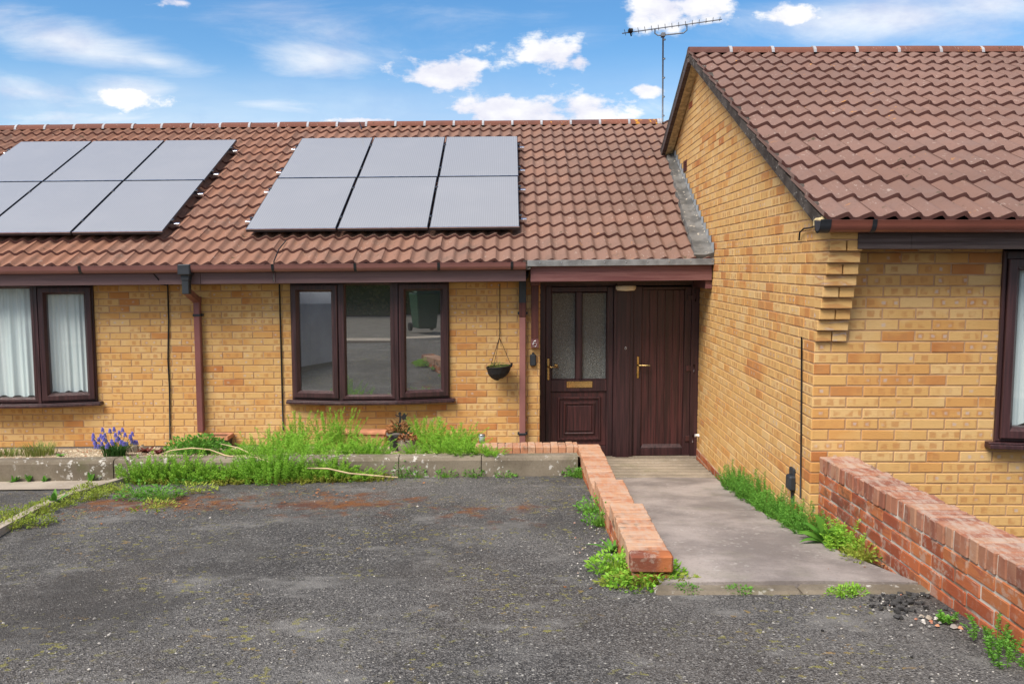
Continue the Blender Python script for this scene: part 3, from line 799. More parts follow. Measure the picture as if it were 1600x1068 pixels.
# ---- doors
def dp(u, v, d=0):
    p = PM(u, v, YD-d); p.x = PM(u, 575, YD-d).x; return p
def dring(mb, u0, v0, u1, v1, w, d0, d1, ch, base_d=-.02):
    a, c = dp(u0, v1), dp(u1, v0)
    T = lambda u, d, z: Vector((u, YD-d, z))
    return frame_ring(mb, T, a.x, c.x, a.z, c.z, w, d0, d1, ch)
def dbox(mb, u0, v0, u1, v1, d0, d1, c=.003):
    a, e = dp(u0, v1), dp(u1, v0); mb.cbox((a.x, YD-d1, a.z), (e.x, YD-d0, e.z), c)
thr = 716
m = MB(); dbox(m, 842.6, 436, 852, thr, -.06, .05); dbox(m, 852.2, 436, 1079, 447, -.06, .045); dbox(m, 1078, 436, 1090.5, thr, -.06, .05)
dbox(m, 957.5, 447.2, 988, thr, -.06, .055)
dbox(m, 962, 447.2, 983, thr-.4, .0545, .061)
frm = hp(m, 'door_frame', 'rosewood_upvc', bevel=.002)
# glazed front door
m = MB()
dbox(m, 852.5, 447.5, 957.2, 712, -.05, -.012)
gl = []
m2 = MB(); dbox(m2, 852.6, 447.5, 861, 711, -.03, .028); dbox(m2, 947.5, 447.5, 957.1, 711, -.03, .028); dbox(m2, 861.05, 447.5, 947.45, 456, -.03, .028)
dbox(m2, 899.5, 456.1, 908.2, 592, -.03, .026); dbox(m2, 861.05, 592.2, 947.45, 611, -.03, .028)
dbox(m2, 861.05, 696, 947.45, 711, -.03, .028)
door = hp(m2, 'front_door', 'rosewood_upvc')
m = MB(); dbox(m, 861, 611, 947.5, 696, -.02, .006); 
dring(m, 871, 619, 939, 687.5, .022, .026, .010, .010); dring(m, 881, 628, 930, 678, .014, .024, .018, .008)
dbox(m, 886, 633, 925, 673, .004, .020, .006)
hp(m, 'door_panel', 'rosewood_panel', door, fixn=False)
for (a, c) in ((862, 898.6), (909, 946.6)):
    m = MB(); q0, q1 = dp(a-.6, 592.5), dp(c+.6, 456); m.box((q0.x, YD+.012, q0.z), (q1.x, YD+.016, q1.z)); hp(m, 'pane', 'obscure_glass', door)
    m = MB(); dring(m, a-1.2, 456, c+1.2, 593, .004, .030, .004, .008); hp(m, 'glazing_bead', 'rosewood_upvc', door)
m = MB(); dbox(m, 885, 594.5, 925.5, 605, .028, .036, .003); dbox(m, 887.5, 596.5, 923, 603.2, .0355, .040, .003); hp(m, 'letterbox', 'brass', door)
def handle(u, v0, v1, vl, ul, parent, d):
    m = MB(); a = dp(u, (v0+v1)/2); z0, z1 = dp(u, v1).z, dp(u, v0).z; w = .014
    m.cbox((a.x-w, YD-d-.009, z0), (a.x+w, YD-d, z1), .006); zl = dp(u, vl).z; xl = dp(ul, vl).x
    m.tube([(a.x, YD-d, zl), (a.x, YD-d-.05, zl), (a.x+.02, YD-d-.056, zl+.001), (xl, YD-d-.052, zl-.002)], [.012, .010, .0095, .007], 10)
    m.tube([(a.x, YD-d-.012, z0+.06), (a.x, YD-d-.006, z0+.06)], .009, 10); hp(m, 'handle', 'brass', parent)
handle(856.5, 559, 593, 572, 872, door, .028)
b = MB(); b.cbox((dp(866, 570).x, YD-.03-.012, dp(866, 571).z), (dp(871, 570).x, YD-.028, dp(866, 568).z), .003); hp(b, 'latch_pull', 'brass', door)
# boarded store door
m = MB(); dbox(m, 988.2, 447.5, 1001.5, 710.5, -.03, .03); dbox(m, 1067.5, 447.5, 1077.8, 710.5, -.03, .03); dbox(m, 1001.6, 447.5, 1067.4, 452.5, -.03, .03); dbox(m, 1001.6, 698.5, 1067.4, 710.5, -.03, .03)
a, e = dp(1001.6, 698.4), dp(1067.4, 692.5)
m.add([(a.x, YD-.03, a.z), (e.x, YD-.03, a.z), (e.x-.03, YD-.008, e.z), (a.x+.03, YD-.008, e.z)], [(0, 1, 2, 3)])
store = hp(m, 'store_door', 'rosewood_upvc')
m = MB(); edges = [1001.6, 1013.8, 1025.8, 1037.8, 1049.8, 1060.5, 1067.4]
for i in range(6): dbox(m, edges[i]+.05, 452.6, edges[i+1]-.05, 698.4, -.03, .008, .003)
hp(m, 'boarding', 'rosewood_panel', store)
handle(996, 556, 590, 569.5, 1014, store, .03)
for v in (464.5, 574.5, 683.5):
    m = MB(); dbox(m, 1070.5, v-4.5, 1082.5, v+4.5, .03, .045, .004); q = dp(1083, v); m.tube([(q.x, YD-.052, q.z-.045), (q.x, YD-.052, q.z+.045)], .010, 10); hp(m, 'hinge', 'rosewood_panel', store)
m = MB(); q = dp(976, 543); m.tube([(q.x+.010*math.cos(t), YD-.068, q.z+.012*math.sin(t)) for t in [k*math.pi/7 for k in range(15)]], .0028, 6); m.tube([(q.x, YD-.062, q.z+.012), (q.x, YD-.074, q.z+.014)], .006, 8); hp(m, 'door_hook', 'steel', frm)
m = MB(); m.box((dp(843, 716).x, YD-.06, -.06), (dp(1090, 716).x, YD+.05, dp(960, 711.5).z)); hp(m, 'threshold', 'ramp_concrete')
m = MB(); m.box((DX0-.3, YD+.07, -.2), (2.6, YD+.10, CZ+.3)); hp(m, 'door_backing', 'dark_void')

# ---- small fixtures on the terrace wall
def cable(pts, r, name='cable', parent=house, sh=True):
    m = MB(); m.tube(pts, r, 6); return m.build(name, M['cable_black'], parent, shear=sh)
for pts in ([(262, 444), (263.5, 500), (262.5, 560), (265, 610), (265.5, 688)], [(436.5, 444), (438, 500), (439.5, 560), (441, 620), (442.5, 672)], [(781, 443), (781, 480), (780.7, 524)]):
    th = .004 if pts[0][0] > 700 else .009
    cable([PM(u, v, YF-.018) for u, v in pts], th)
cable([PM(240, 428, YE+.05), PM(247, 436, YE+.045), PM(252, 444, YE+.1), PM(262, 446, YF-.02)], .006)
cable([PM(447, 380, 9.5)+Vector((0, 0, .03)), PM(436, 398, 9.2)+Vector((0, 0, .06)), PM(428, 408, 9.02), PM(427.5, 440, 9.05)], .007)
cable([PM(566, 214, 12.2)+Vector((0, -.02, .1)), PM(562, 200, 12.9)+Vector((0, -.02, .08))], .008)
m = MB(); q = PM(832.8, 561.5, YF); m.cbox((q.x-.035, YF-.05, q.z-.068), (q.x+.035, YF-.007, q.z+.062), .012); m.cbox((q.x-.012, YF-.035, q.z+.06), (q.x+.012, YF-.008, q.z+.082), .004); hp(m, 'key_safe', 'black_plastic')

# ================================================================== FORWARD BUNGALOW
A2 = R(24.8)
YE2 = YC-.33
eave2 = P(1400, 337, YE2).z-.03
RY2 = 10.05
ridge2 = eave2+(RY2-YE2)*math.tan(A2)
ghouse = empty('bungalow', (3.6, YC, CZ-1.85), 'yellow brick bungalow standing forward at right, with a tall gable end and corbelled corner', 'bungalow')
def gp(mb, name, mat, parent=ghouse, **k): return mb.build(name, M[mat], parent, **k)
bk, co = MB(), MB()
z_flat = P(1150, 412, 8.7).z                 # a bed joint seen edge-on
zb = z_flat-.075*35
frS = lambda u, d, z: Vector((sx(YC+u)-d, YC+u, z))
lay(bk, co, frS, 0.0, 8.9, zb, ridge2+.1, phase=.1125, zrow0=zb)
side = gp(bk, 'wall', 'buff_brick'); sidec = gp(co, 'mortar', 'mortar', side)
nrm = Vector((0, -math.sin(A2), math.cos(A2)))
for o in (side, sidec):
    bisect(o, (0, YE2, eave2-.055), nrm); bisect(o, (0, 2*RY2-YE2, eave2-.055), Vector((0, math.sin(A2), math.cos(A2))))
# red plinth courses at the foot of the side wall
bk2, co2 = MB(), MB()
for k in range(4):
    z0 = P(1090, 697, 9.85).z-.075*k-.075
    frR = lambda u, d, z: Vector((sx(YC+u)-d-.007, YC+u, z))
    lay(bk2, co2, frR, 2.2, 4.1, z0, z0+.075, phase=(.11 if k % 2 else 0), depth=.004)
pl = gp(bk2, 'plinth', 'red_brick'); gp(co2, 'plinth_mortar', 'pale_mortar', pl)
# front wall
RX0 = P(1558, 560, YC).x; RX1 = RX0+1.75
rz1 = P(1570, 391, YC).z; rz0 = P(1550, 688, YC).z
bk, co = MB(), MB()
frF = lambda u, d, z: Vector((XC+u, YC-d, z))
lay(bk, co, frF, 0.0, 5.6, zb, P(1400, 372, YC).z+.05, [(RX0-XC, RX1-XC, rz0, 9)], phase=.0, zrow0=zb)
fw = gp(bk, 'wall', 'buff_brick'); gp(co, 'mortar', 'mortar', fw)
bow_window(RX0, RX1, rz0, rz1, ghouse, None, True, bow=.10, yf=YC, sillw=.05, glass='curtain_glass', shear=False)
# corbel: courses stepping out to carry the eave
top_rows = 11
m, cc = MB(), MB()
zc0 = zb+math.floor((P(1290, 528, YC).z-zb)/.075+.5)*.075
zc_top = P(1310, 361, YE2).z
k = 0; z = zc0
maxp = YC-YE2-.06
while z < zc_top-.01:
    pr = min(maxp, .03+.030*k); wid = .207
    h = min(.065, zc_top-z)
    xx = XC-.004-.0015*k
    if k % 2: parts = [(xx, xx+wid)]
    else: parts = [(xx, xx+wid*.52-.004), (xx+wid*.52+.004, xx+wid)]
    for (a_, b_) in parts:
        r3 = (rng.random()*.8, rng.random(), rng.random(), 1)
        o0 = len(m.f)
        m.cbox((a_, YC-pr-rng.uniform(0, .003), z), (b_, YC+.01, z+h), .003, r3, jit=.001)
        for q in range(o0, len(m.f)): m.uv[q] = [(.03+.05*i, .0325) for i in range(len(m.f[q]))]
    cc.box((xx+.006, YC-pr+.004, z+h-.002), (xx+wid-.006, YC, z+.0745))
    z += .075; k += 1
cb = gp(m, 'corbel', 'buff_brick'); gp(cc, 'corbel_mortar', 'mortar', cb)
# roof
XV = 1.955
tb = MB(); xo = lambda s: .012*s
L2 = (RY2-YE2)/math.cos(A2)
tiles(tb, XV, 8.2, (YE2, eave2), A2, L2, .342, .297, xoff=xo)
tb2 = MB(); tiles(tb2, XV+.1, 8.2, (2*RY2-YE2, eave2), A2, L2, .342, .297, back=True)
o = len(tb.v); tb.f += [[o+i for i in f] for f in tb2.f]; tb.v += tb2.v; tb.r += tb2.r; tb.sm += tb2.sm; tb.uv += tb2.uv
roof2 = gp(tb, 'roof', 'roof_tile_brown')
rb, jb = MB(), MB(); ridge(rb, jb, XV+.05, 8.2, RY2, ridge2+.02, .105, .475)
rb.absorb(jb, 1).build('ridge', [M['ridge_tile_red'], M['ridge_joint']], roof2)
b = MB()
for (y0, y1) in ((YE2+.06, RY2), (2*RY2-YE2-.06, RY2)):
    z0 = eave2-.05+.06*math.tan(A2); z1 = ridge2-.05
    b.add([(XV+.11, y0, z0), (8.15, y0, z0), (8.15, y1, z1), (XV+.11, y1, z1)], [(0, 1, 2, 3)])
gp(b, 'underlay', 'dark_void', roof2)
# verge mortar strips
def verge(y0, y1, z0, z1, xa, xb, mat, t0=-.085, t1=.012, w=.10, nseg=30, name='verge', jt=.006):
    m = MB(); vs = []; sg = 1 if y1 > y0 else -1
    a = math.atan2(z1-z0, abs(y1-y0)); nv = Vector((0, -math.sin(a)*sg, math.cos(a)))
    for i in range(nseg+1):
        t = i/nseg; c = Vector((xa+(xb-xa)*t, y0+(y1-y0)*t, z0+(z1-z0)*t))
        j = rng.uniform(-jt, jt)
        for dx, dn in ((0, t0), (0+j*.3, t1+j), (w, t1+j), (w, t0)):
            vs.append(c+Vector((dx, 0, 0))+nv*dn)
    fs = [(i*4+k, i*4+(k+1) % 4, (i+1)*4+(k+1) % 4, (i+1)*4+k) for i in range(nseg) for k in range(4)]
    m.add(vs, fs+[(0, 1, 2, 3), tuple(nseg*4+k for k in (3, 2, 1, 0))])
    return gp(m, name, mat, roof2, fixn=True)
verge(YE2+.03, RY2, eave2+.02, ridge2+.01, XV+.004, XV+.062, 'verge_mortar', t0=-.085, t1=-.006, w=.085)
verge(2*RY2-YE2-.03, RY2, eave2+.02, ridge2+.01, XV+.12, XV+.05, 'verge_mortar', t0=-.05, t1=.028, w=.2)
verge(2*RY2-YE2-.03, RY2-.02, eave2-.045, ridge2-.055, XV+.10, XV+.045, 'weathered_brown', t0=-.06, t1=.0, w=.05, jt=.0, name='bargeboard')
verge(2*RY2-YE2-.03, RY2-.02, eave2-.085, ridge2-.095, XV+.151, XV+.096, 'old_timber', t0=-.03, t1=.0, w=.09, jt=.0, name='soffit_batten')
b = MB(); q = P(1271, 327, YE2+.1); b.cbox((XV-.008, YE2+.02, eave2-.045), (XV+.10, YE2+.17, eave2+.03), .02, jt if False else (.5,.5,.5,1)); gp(b, 'batten_end', 'old_timber', roof2)
# gutter and fascia
g2x0 = P(1284, 350, YE2-.05).x; g2z = P(1400, 344.5, YE2-.05).z
b = MB(); b.extrude(gutter_prof(.055, .072), (g2x0, YE2-.01, g2z), (8.1, YE2-.01, g2z), smooth=True); g2 = gp(b, 'gutter', 'gutter_red_plastic')
for (xa, xb) in ((g2x0-.012, g2x0+.055), (P(1357, 350, YE2).x, P(1364, 350, YE2).x)):
    b = MB(); q = [(p[0]*1.09, p[1]*1.09) for p in gutter_prof(.055, .072)]; b.extrude(q, (xa, YE2-.01, g2z+.002), (xb, YE2-.01, g2z+.002), smooth=True)
    if xa < g2x0: b.add([(xa, YE2-.01+p[0]*1.09, g2z+p[1]*1.09) for p in gutter_prof(.055, .072)[1:10]], [tuple(range(9))])
    gp(b, 'gutter_clip', 'black_plastic', g2)
fx0 = P(1341, 375, YE2+.05).x
b = MB(); f0, f1 = P(1450, 389, YE2+.05).z, P(1450, 359, YE2+.05).z
b.box((fx0, YE2+.05, f0), (P(1430, 375, YE2).x, YE2+.075, f1+.04)); b.box((P(1430, 375, YE2).x+.001, YE2+.0505, f0), (8.1, YE2+.075, f1+.04)); b.box((fx0, YE2+.076, f0+.01), (8.1, YC-.001, f0+.02)); gp(b, 'fascia', 'weathered_brown', bevel=.003)
# air brick, vent, cables, socket on the side wall
m = MB(); q = HX(1066, 264, sx(8.9)); y = q.y; zc = q.z
m.box((sx(y)-.012, y-.1, zc-.03), (sx(y)+.02, y+.1, zc+.105))
for k in range(5): m.box((sx(y)-.016, y-.095, zc-.025+.025*k), (sx(y)-.0125, y+.095, zc-.012+.025*k))
gp(m, 'wall_vent', 'post_red_brown')
q = HX(1077, 164, sx(9.6)); m = MB(); m.box((sx(q.y)-.009, q.y-.10, q.z-.033), (sx(q.y), q.y+.1, q.z+.033)); gp(m, 'red_brick_insert', 'red_brick')
def SW(u, v, d=.015):                        # a point on the side wall
    y = 7.0
    for _ in range(12): y = HX(u, v, sx(y)).y
    p = HX(u, v, sx(y)-d); return p
cable([SW(1252.5, 526), SW(1252.3, 600), SW(1251.5, 700), SW(1250.5, 778)], .006, parent=ghouse, sh=False)
cable([P(1281, 350, YE2-.02), SW(1266, 356, .03), SW(1256, 357, .03), SW(1249.5, 363, .03), SW(1248.5, 375, .02)], .006, parent=ghouse, sh=False)
q = SW(1241, 752, 0)
m = MB(); m.cbox((q.x-.05, q.y-.05, q.z-.06), (q.x+.004, q.y+.05, q.z+.05), .012); m.cbox((q.x-.022, q.y-.04, q.z+.03), (q.x+.004, q.y+.06, q.z+.10), .006); m.tube([(q.x-.02, q.y-.02, q.z-.05), (q.x-.015, q.y-.03, q.z-.16)], .012, 8); gp(m, 'outdoor_socket', 'black_plastic')
m = MB(); q = HX(1088.5, 680, sx(9.6)-.03); m.tube([(q.x-.02, q.y, q.z), (q.x+.03, q.y, q.z)], .017, 12); gp(m, 'overflow_pipe', 'white_plastic')
b = MB(); b.box((7.6, YC+.02, zb), (7.65, 13.8, eave2)); b.box((2.5, 13.8, zb), (7.65, 13.9, eave2)); gp(b, 'back_wall', 'plinth_render')

# lead and mortar abutment where the terrace roof meets the gable
def roofpt(x, y, n=0): return Vector((x, y-n*math.sin(A1), ZE+(y-YE)*math.tan(A1)+n*math.cos(A1)+SH*x))
m = MB(); vs = []; N = 44
for i in range(N+1):
    t = i/N; y = YE+.02+t*3.05; w = .205-.12*t+rng.uniform(-.012, .012)
    xw = sx(y)
    for dx, dn in ((w+.01, .015), (w, .075+rng.uniform(-.01, .01)), (w*.45, .07+rng.uniform(-.006, .006)), (-.004, .10)):
        vs.append(roofpt(xw-dx, y, dn))
m.add(vs, [(i*4+k, i*4+k+1, (i+1)*4+k+1, (i+1)*4+k) for i in range(N) for k in range(3)], smooth=False)
m.add([vs[0], vs[1], vs[2], vs[3], roofpt(sx(YE)-.0, YE+.02, .0)], [(0, 1, 2, 3, 4)])
ab = m.build('roof_abutment', M['lichened_lead'], roof, fixn=True)
m = MB()
rowz = zb
while rowz < ridge2:
    # each step reaches from the roof line up to a bed joint
    zt = rowz
    y0 = YE+(zt-.075-ZE-SH*2-.0)/math.tan(A1); y1 = YE+(zt-ZE-SH*2)/math.tan(A1)
    if y0 > YE+.12 and y1 < YE+3.1:
        a_ = y0-.285
        m.add([(sx(y)-.013, y, z) for y, z in ((a_-.01, zt-.10), (a_+.30, zt-.10), (a_+.30, zt+.002), (a_+.012, zt+.002))], [(0, 1, 2, 3)])
    rowz += .075
m.build('stepped_flashing', M['zinc'], roof)

# ================================================================== SOLAR PANELS
nv = Vector((0, -math.sin(A1), math.cos(A1))); dvs = Vector((0, math.cos(A1), math.sin(A1)))
PW, PHT, GAP, GR = .992, 1.505, .022, .024
e0 = Vector((0, YE, ZE))+nv*.10
def solar(x0, x1, s_bottom, rowname, colname, arr):
    s0 = s_bottom
    M3 = Matrix(((1, 0, 0), (0, math.cos(A1), -math.sin(A1)), (0, math.sin(A1), math.cos(A1)))).to_4x4()
    org = e0+dvs*s0+Vector((x0, 0, SH*x0))
    g = empty('solar_panel', org, f'{rowname} {colname} grey solar panel of the {arr} array on the terrace roof', 'solar panel', 'solar panels on the terrace roof')
    g.rotation_euler = (A1, math.atan(-SH), 0)
    w = x1-x0
    m = MB(); t = .012
    for (a, c) in (((0, 0, 0), (w, t, .036)), ((0, PHT-t, 0), (w, PHT, .036)), ((0, t, 0), (t, PHT-t, .036)), ((w-t, t, 0), (w, PHT-t, .036))): m.cbox(a, c, .002)
    m.box((t, t, .002), (w-t, PHT-t, .006))
    f = m.build('frame', M['panel_frame']); f.parent = g
    m = MB(); m.box((t*.6, t*.6, .028), (w-t*.6, PHT-t*.6, .0372)); q = m.build('glass', M['solar_glass']); q.parent = g
    m = MB(); m.box((.0, -.002, .028), (w, .009, .0385)); q = m.build('edge_strip', M['aluminium']); q.parent = g
def s_of(u, v):
    h = hit(u, v, e0+nv*.036, nv); return (h-e0).dot(dvs), h.x
arrays = [('right-hand', s_of(600, 354)[0], [s_of(383, 355)[1]+k*(PW+GAP) for k in range(3)]),
          ('left-hand', s_of(100, 361)[0]+SH*4.4*2, [s_of(250, 360)[1]-PW-(2-k)*(PW+GAP) for k in range(3)])]
print('panel s', arrays, 'right edge', s_of(810, 353), s_of(806, 213), LEN1)
cn = ['leftmost', 'middle', 'rightmost']
for (nm, sb, xs) in arrays:
    for r_, rn_ in ((0, 'lower'), (1, 'upper')):
        for k, x in enumerate(xs): solar(x, x+PW, sb+r_*(PHT+GR), rn_, cn[k], nm)
    # rails: two under each row, with clamps on top between the panels
    k_ = 0
    for r_ in (0, 1):
        for fr_ in (.20, .78):
            s = sb+r_*(PHT+GR)+PHT*fr_; xa, xb = xs[0]-.09, xs[2]+PW+.085
            c0 = e0+dvs*s+nv*(-.045)
            g = empty('mounting_rail', c0+Vector((xa, 0, SH*xa)), f"{['lowest', 'second lowest', 'second highest', 'highest'][k_]} aluminium mounting rail under the {nm} array of solar panels", 'mounting rail', 'solar panel rails'); g.rotation_euler = (A1, math.atan(-SH), 0); k_ += 1
            m = MB(); L = xb-xa; m.cbox((0, -.018, .006), (L, .018, .043), .003); m.cbox((-.001, -.005, .02), (.02, .005, .046), .002); q = m.build('rail_bar', M['aluminium']); q.parent = g
            for xc in (xs[0]-.012-xa, xs[1]-GAP/2-xa, xs[2]-GAP/2-xa, xs[2]+PW+.012-xa):
                m = MB(); m.cbox((xc-.010, -.022, .04), (xc+.010, .022, .088), .003); m.cbox((xc-.019, -.02, .0825), (xc+.019, .02, .087), .002); q = m.build('clamp', M['panel_frame']); q.parent = g
    
# ================================================================== GROUND
def sheet(name, x0, x1, y0, y1, zf, mat, nx=12, ny=12, skip=None, kind='structure', label=None, cat=None):
    m = MB(); xs = x0 if isinstance(x0, list) else [x0+(x1-x0)*i/nx for i in range(nx+1)]; ys = y0 if isinstance(y0, list) else [y0+(y1-y0)*i/ny for i in range(ny+1)]
    w = len(ys)
    vs = [(x, y, zf(x, y)) for x in xs for y in ys]
    fs = []
    for i in range(len(xs)-1):
        for j in range(len(ys)-1):
            if skip and skip((xs[i]+xs[i+1])/2, (ys[j]+ys[j+1])/2): continue
            fs.append((i*w+j, (i+1)*w+j, (i+1)*w+j+1, i*w+j+1))
    m.add(vs, fs, smooth=True); o = m.build(name, M[mat]); return tag(o, label, cat, None, kind)
def lin_list(*segs):
    out = []
    for a, c, n_ in segs: out += [a+(c-a)*i/n_ for i in range(n_)]
    return out+[segs[-1][1]]
ZG = gz(0, 2.6)
sheet('ground', -400, 400, -400, 400, lambda x, y: -1.2, 'soil', 4, 4)
def drv(x, y):
    z = gz(x, y)
    z += .010*math.sin(x*1.7+1)*math.sin(y*2.1)
    if x > 2.33: z -= .55
    return z
YK = 7.65
sheet('driveway', lin_list((-12, .72, 30), (.72, 2.15, 5), (2.15, 2.32, 1), (2.34, 12, 20)), 0, lin_list((.94, 4.175, 14), (4.175, 5.9, 6), (5.9, 7.72, 8)), 0, drv, 'asphalt', skip=lambda x, y: (.72 < x < 2.15 and y > 4.175) or (x > 2.15 and y > 5.9))
sheet('pavement', -30, 30, .35, .95, lambda x, y: ZG+.012, 'slab_concrete', 6, 2)
sheet('road', -60, 60, -8.6, .36, lambda x, y: ZG-.05, 'road_pale', 6, 4)
sheet('verge', -60, 60, -14, -8.6, lambda x, y: ZG-.05, 'soil', 6, 4)
# path, falling from the drive down to the doors
PZ0 = CZ-1.615
def pz_(y): return PZ0-.1205*(y-4.28) if y < 8.48 else (PZ0-.1205*(8.48-4.28))-.055*(y-8.48)
def pxr(y):
    for (ya, xa), (yb, xb) in zip(((4.3, 2.085), (5.2, 1.94), (6.2, 1.90), (8.48, 2.05)), ((5.2, 1.94), (6.2, 1.90), (8.48, 2.05), (10.2, 2.16))):
        if y <= yb: return xa+(xb-xa)*(y-ya)/(yb-ya)
    return 2.16
m = MB(); ys = lin_list((4.285, 8.47, 24)); vs = []
for y in ys:
    for i in range(9):
        x = .76+(pxr(y)-.76)*i/8; vs.append((x, y, pz_(y)+.004*math.sin(x*5+y*3)))
m.add(vs, [(j*9+i, j*9+i+1, (j+1)*9+i+1, (j+1)*9+i) for j in range(len(ys)-1) for i in range(8)], smooth=True)
m.add([vs[i] for i in range(9)]+[Vector(vs[i])-Vector((0, 0, .12)) for i in range(9)], [(i, 9+i, 10+i, i+1) for i in range(8)])
e = len(ys)-1
for j in range(e): m.add([vs[j*9+8], vs[(j+1)*9+8], Vector(vs[(j+1)*9+8])-Vector((0, 0, .12)), Vector(vs[j*9+8])-Vector((0, 0, .12))], [(0, 1, 2, 3)])
tag(m.build('path', M['path_concrete']), kind='structure')
m = MB()
for (xa, xb) in ((.722, 1.46), (1.464, 2.148)): m.cbox((xa, 4.170, PZ0-.16), (xb, 4.282, PZ0-.010+rng.uniform(-.003, .003)), .016)
tag(m.build('path_edging', M['kerb_concrete']), kind='structure')
# grooved ramp at the doors
m = MB(); y = 8.485; zb_ = lambda y: pz_(y)+.008
k = 0
while y < YD-.08:
    gq = 0 if k % 3 else 1
    y1 = y+(.165 if k < 7 else .15); y1 = min(y1, YD-.07)
    m.cbox((.80+.02*(k % 3), y, zb_(y)-.10), (sx(y)-.05, y1-.085, zb_(y)), .008); y = y1; k += 1
m.box((-.1, 8.2, zb_(9)-.12), (.805, YD-.07, zb_(9)-.012)); m.box((.8, 8.485, zb_(9)-.14), (sx(9)-.02, YD-.06, zb_(9.6)-.075))
tag(m.build('ramp', M['ramp_concrete']), kind='structure')
sheet('soil_margin', 1.85, 2.3, 4.3, 9.7, lambda x, y: pz_(y)-.03, 'soil', 3, 20)
# gravel bed
BZ0, BZ1 = CZ-1.735, base-.02
def bedz(x, y):
    t = (y-7.72)/(YF-7.72); return BZ0+(BZ1-BZ0)*t+SH*(x+0)+.012*math.sin(x*3)*math.sin(y*7)
sheet('gravel_bed', -12, .62, 7.70, YF, bedz, 'gravel_base', 40, 8, skip=lambda x, y: x > -.1 and y > 8.25)
# kerb stones along the bed
m = MB(); xs = [-12, -10.6, -9.7, -8.8, -7.9]+[P(u, 735, YK).x for u in (-60, 177, 395, 623, 752)]+[.60]
for i in range(len(xs)-1):
    a_, c_ = xs[i]+.004, xs[i+1]-.004; za = CZ-1.715+SH*(a_-.3); zc = CZ-1.715+SH*(c_-.3); zl = -.5
    j = rng.uniform(-.008, .008); r3 = (rng.random(), rng.random(), rng.random(), 1)
    prk = [(0, -.4), (0, -.035), (.012, -.010), (.035, 0), (.135, 0), (.145, -.01), (.145, -.4)]
    m.extrude(prk, (a_, YK+j, za+rng.uniform(-.004, .004)), (c_, YK+j+rng.uniform(-.006, .006), zc), rnd=r3, caps=True)
tag(m.build('kerb', M['kerb_concrete'], fixn=True), kind='structure')
# neighbour's slab and edging strip at the left
sheet('slab', -12, P(175, 752, 7.6).x, 7.25, YK+.02, lambda x, y: gz(x, y)+.012, 'slab_concrete', 8, 3)
m = MB(); pts = [G(195, 752), G(150, 765), G(108, 778), G(60, 799), G(0, 831), G(-70, 872), G(-170, 930)]
for i in range(len(pts)-1):
    a_, c_ = pts[i], pts[i+1]; d = (c_-a_); nrm2 = Vector((-d.y, d.x, 0)).normalized()*.045
    for z0, z1 in ((-.05, .045),):
        vs = [a_+nrm2+Vector((0,0,z0)), a_-nrm2+Vector((0,0,z0)), c_-nrm2+Vector((0,0,z0)), c_+nrm2+Vector((0,0,z0)), a_+nrm2*.8+Vector((0,0,z1)), a_-nrm2*.8+Vector((0,0,z1)), c_-nrm2*.8+Vector((0,0,z1)), c_+nrm2*.8+Vector((0,0,z1))]
        m.add(vs, [(3,2,1,0),(4,5,6,7),(0,1,5,4),(1,2,6,5),(2,3,7,6),(3,0,4,7)])
tag(m.build('edging', M['slab_concrete'], fixn=True), kind='structure')

# ================================================================== GARDEN WALLS
def brick_box(m, a, c, pal_r=None, jit=.002, ch=.005, Mx=None):
    r3 = (rng.random(), rng.random(), rng.random(), 1); o0 = len(m.f)
    m.cbox(a, c, ch, r3, Mx, jit)
    for q in range(o0, len(m.f)): m.uv[q] = [(.02+.06*i, .02+.02*i) for i in range(len(m.f[q]))]
lw = empty('brick_wall', (.73, 6.2, gz(.7, 6.2)), 'low stepped orange brick wall with worn brick-on-edge coping between driveway and path', 'garden wall')
segs = [(4.47, 5.40, CZ-1.515), (5.40, 6.36, CZ-1.605), (6.36, 8.12, CZ-1.700)]
m, cm, mm = MB(), MB(), MB()
X0, X1 = .625, .838
for (y0, y1, zt) in segs:
    y = y0; 
    dz = -.012
    while y < y1-.02:
        e = min(y+.066, y1)
        zz = zt+rng.uniform(-.003, .003)
        brick_box(cm, (X0+rng.uniform(-.002, .002), y, zz-.102), (X1+rng.uniform(-.0025, .0025), e-.001, zz), jit=.003, ch=.006)
        y = e+.006
    mm.box((X0+.012, y0+.01, zt-.6), (X1-.012, y1, zt-.012))
    for r_ in range(5):
        z1_ = zt-.112-.075*r_; y = y0-(0 if r_ % 2 else .11)
        while y < y1:
            a_, c_ = max(y, y0), min(y+.215, y1)
            if c_-a_ > .02:
                brick_box(m, (X0+.004, a_, z1_-.065), (X0+.10, c_, z1_)); brick_box(m, (X1-.10, a_, z1_-.065), (X1-.004, c_, z1_))
            y += .225
# end piece: one upright header over a course, as seen at the near end
brick_box(m, (X0-.004, 4.36, CZ-1.515-.085), (X1+.006, 4.464, CZ-1.515+.008), ch=.010, jit=.002)
brick_box(m, (X0+.01, 4.37, CZ-1.515-.165), (X1-.01, 4.46, CZ-1.515-.094), ch=.010)
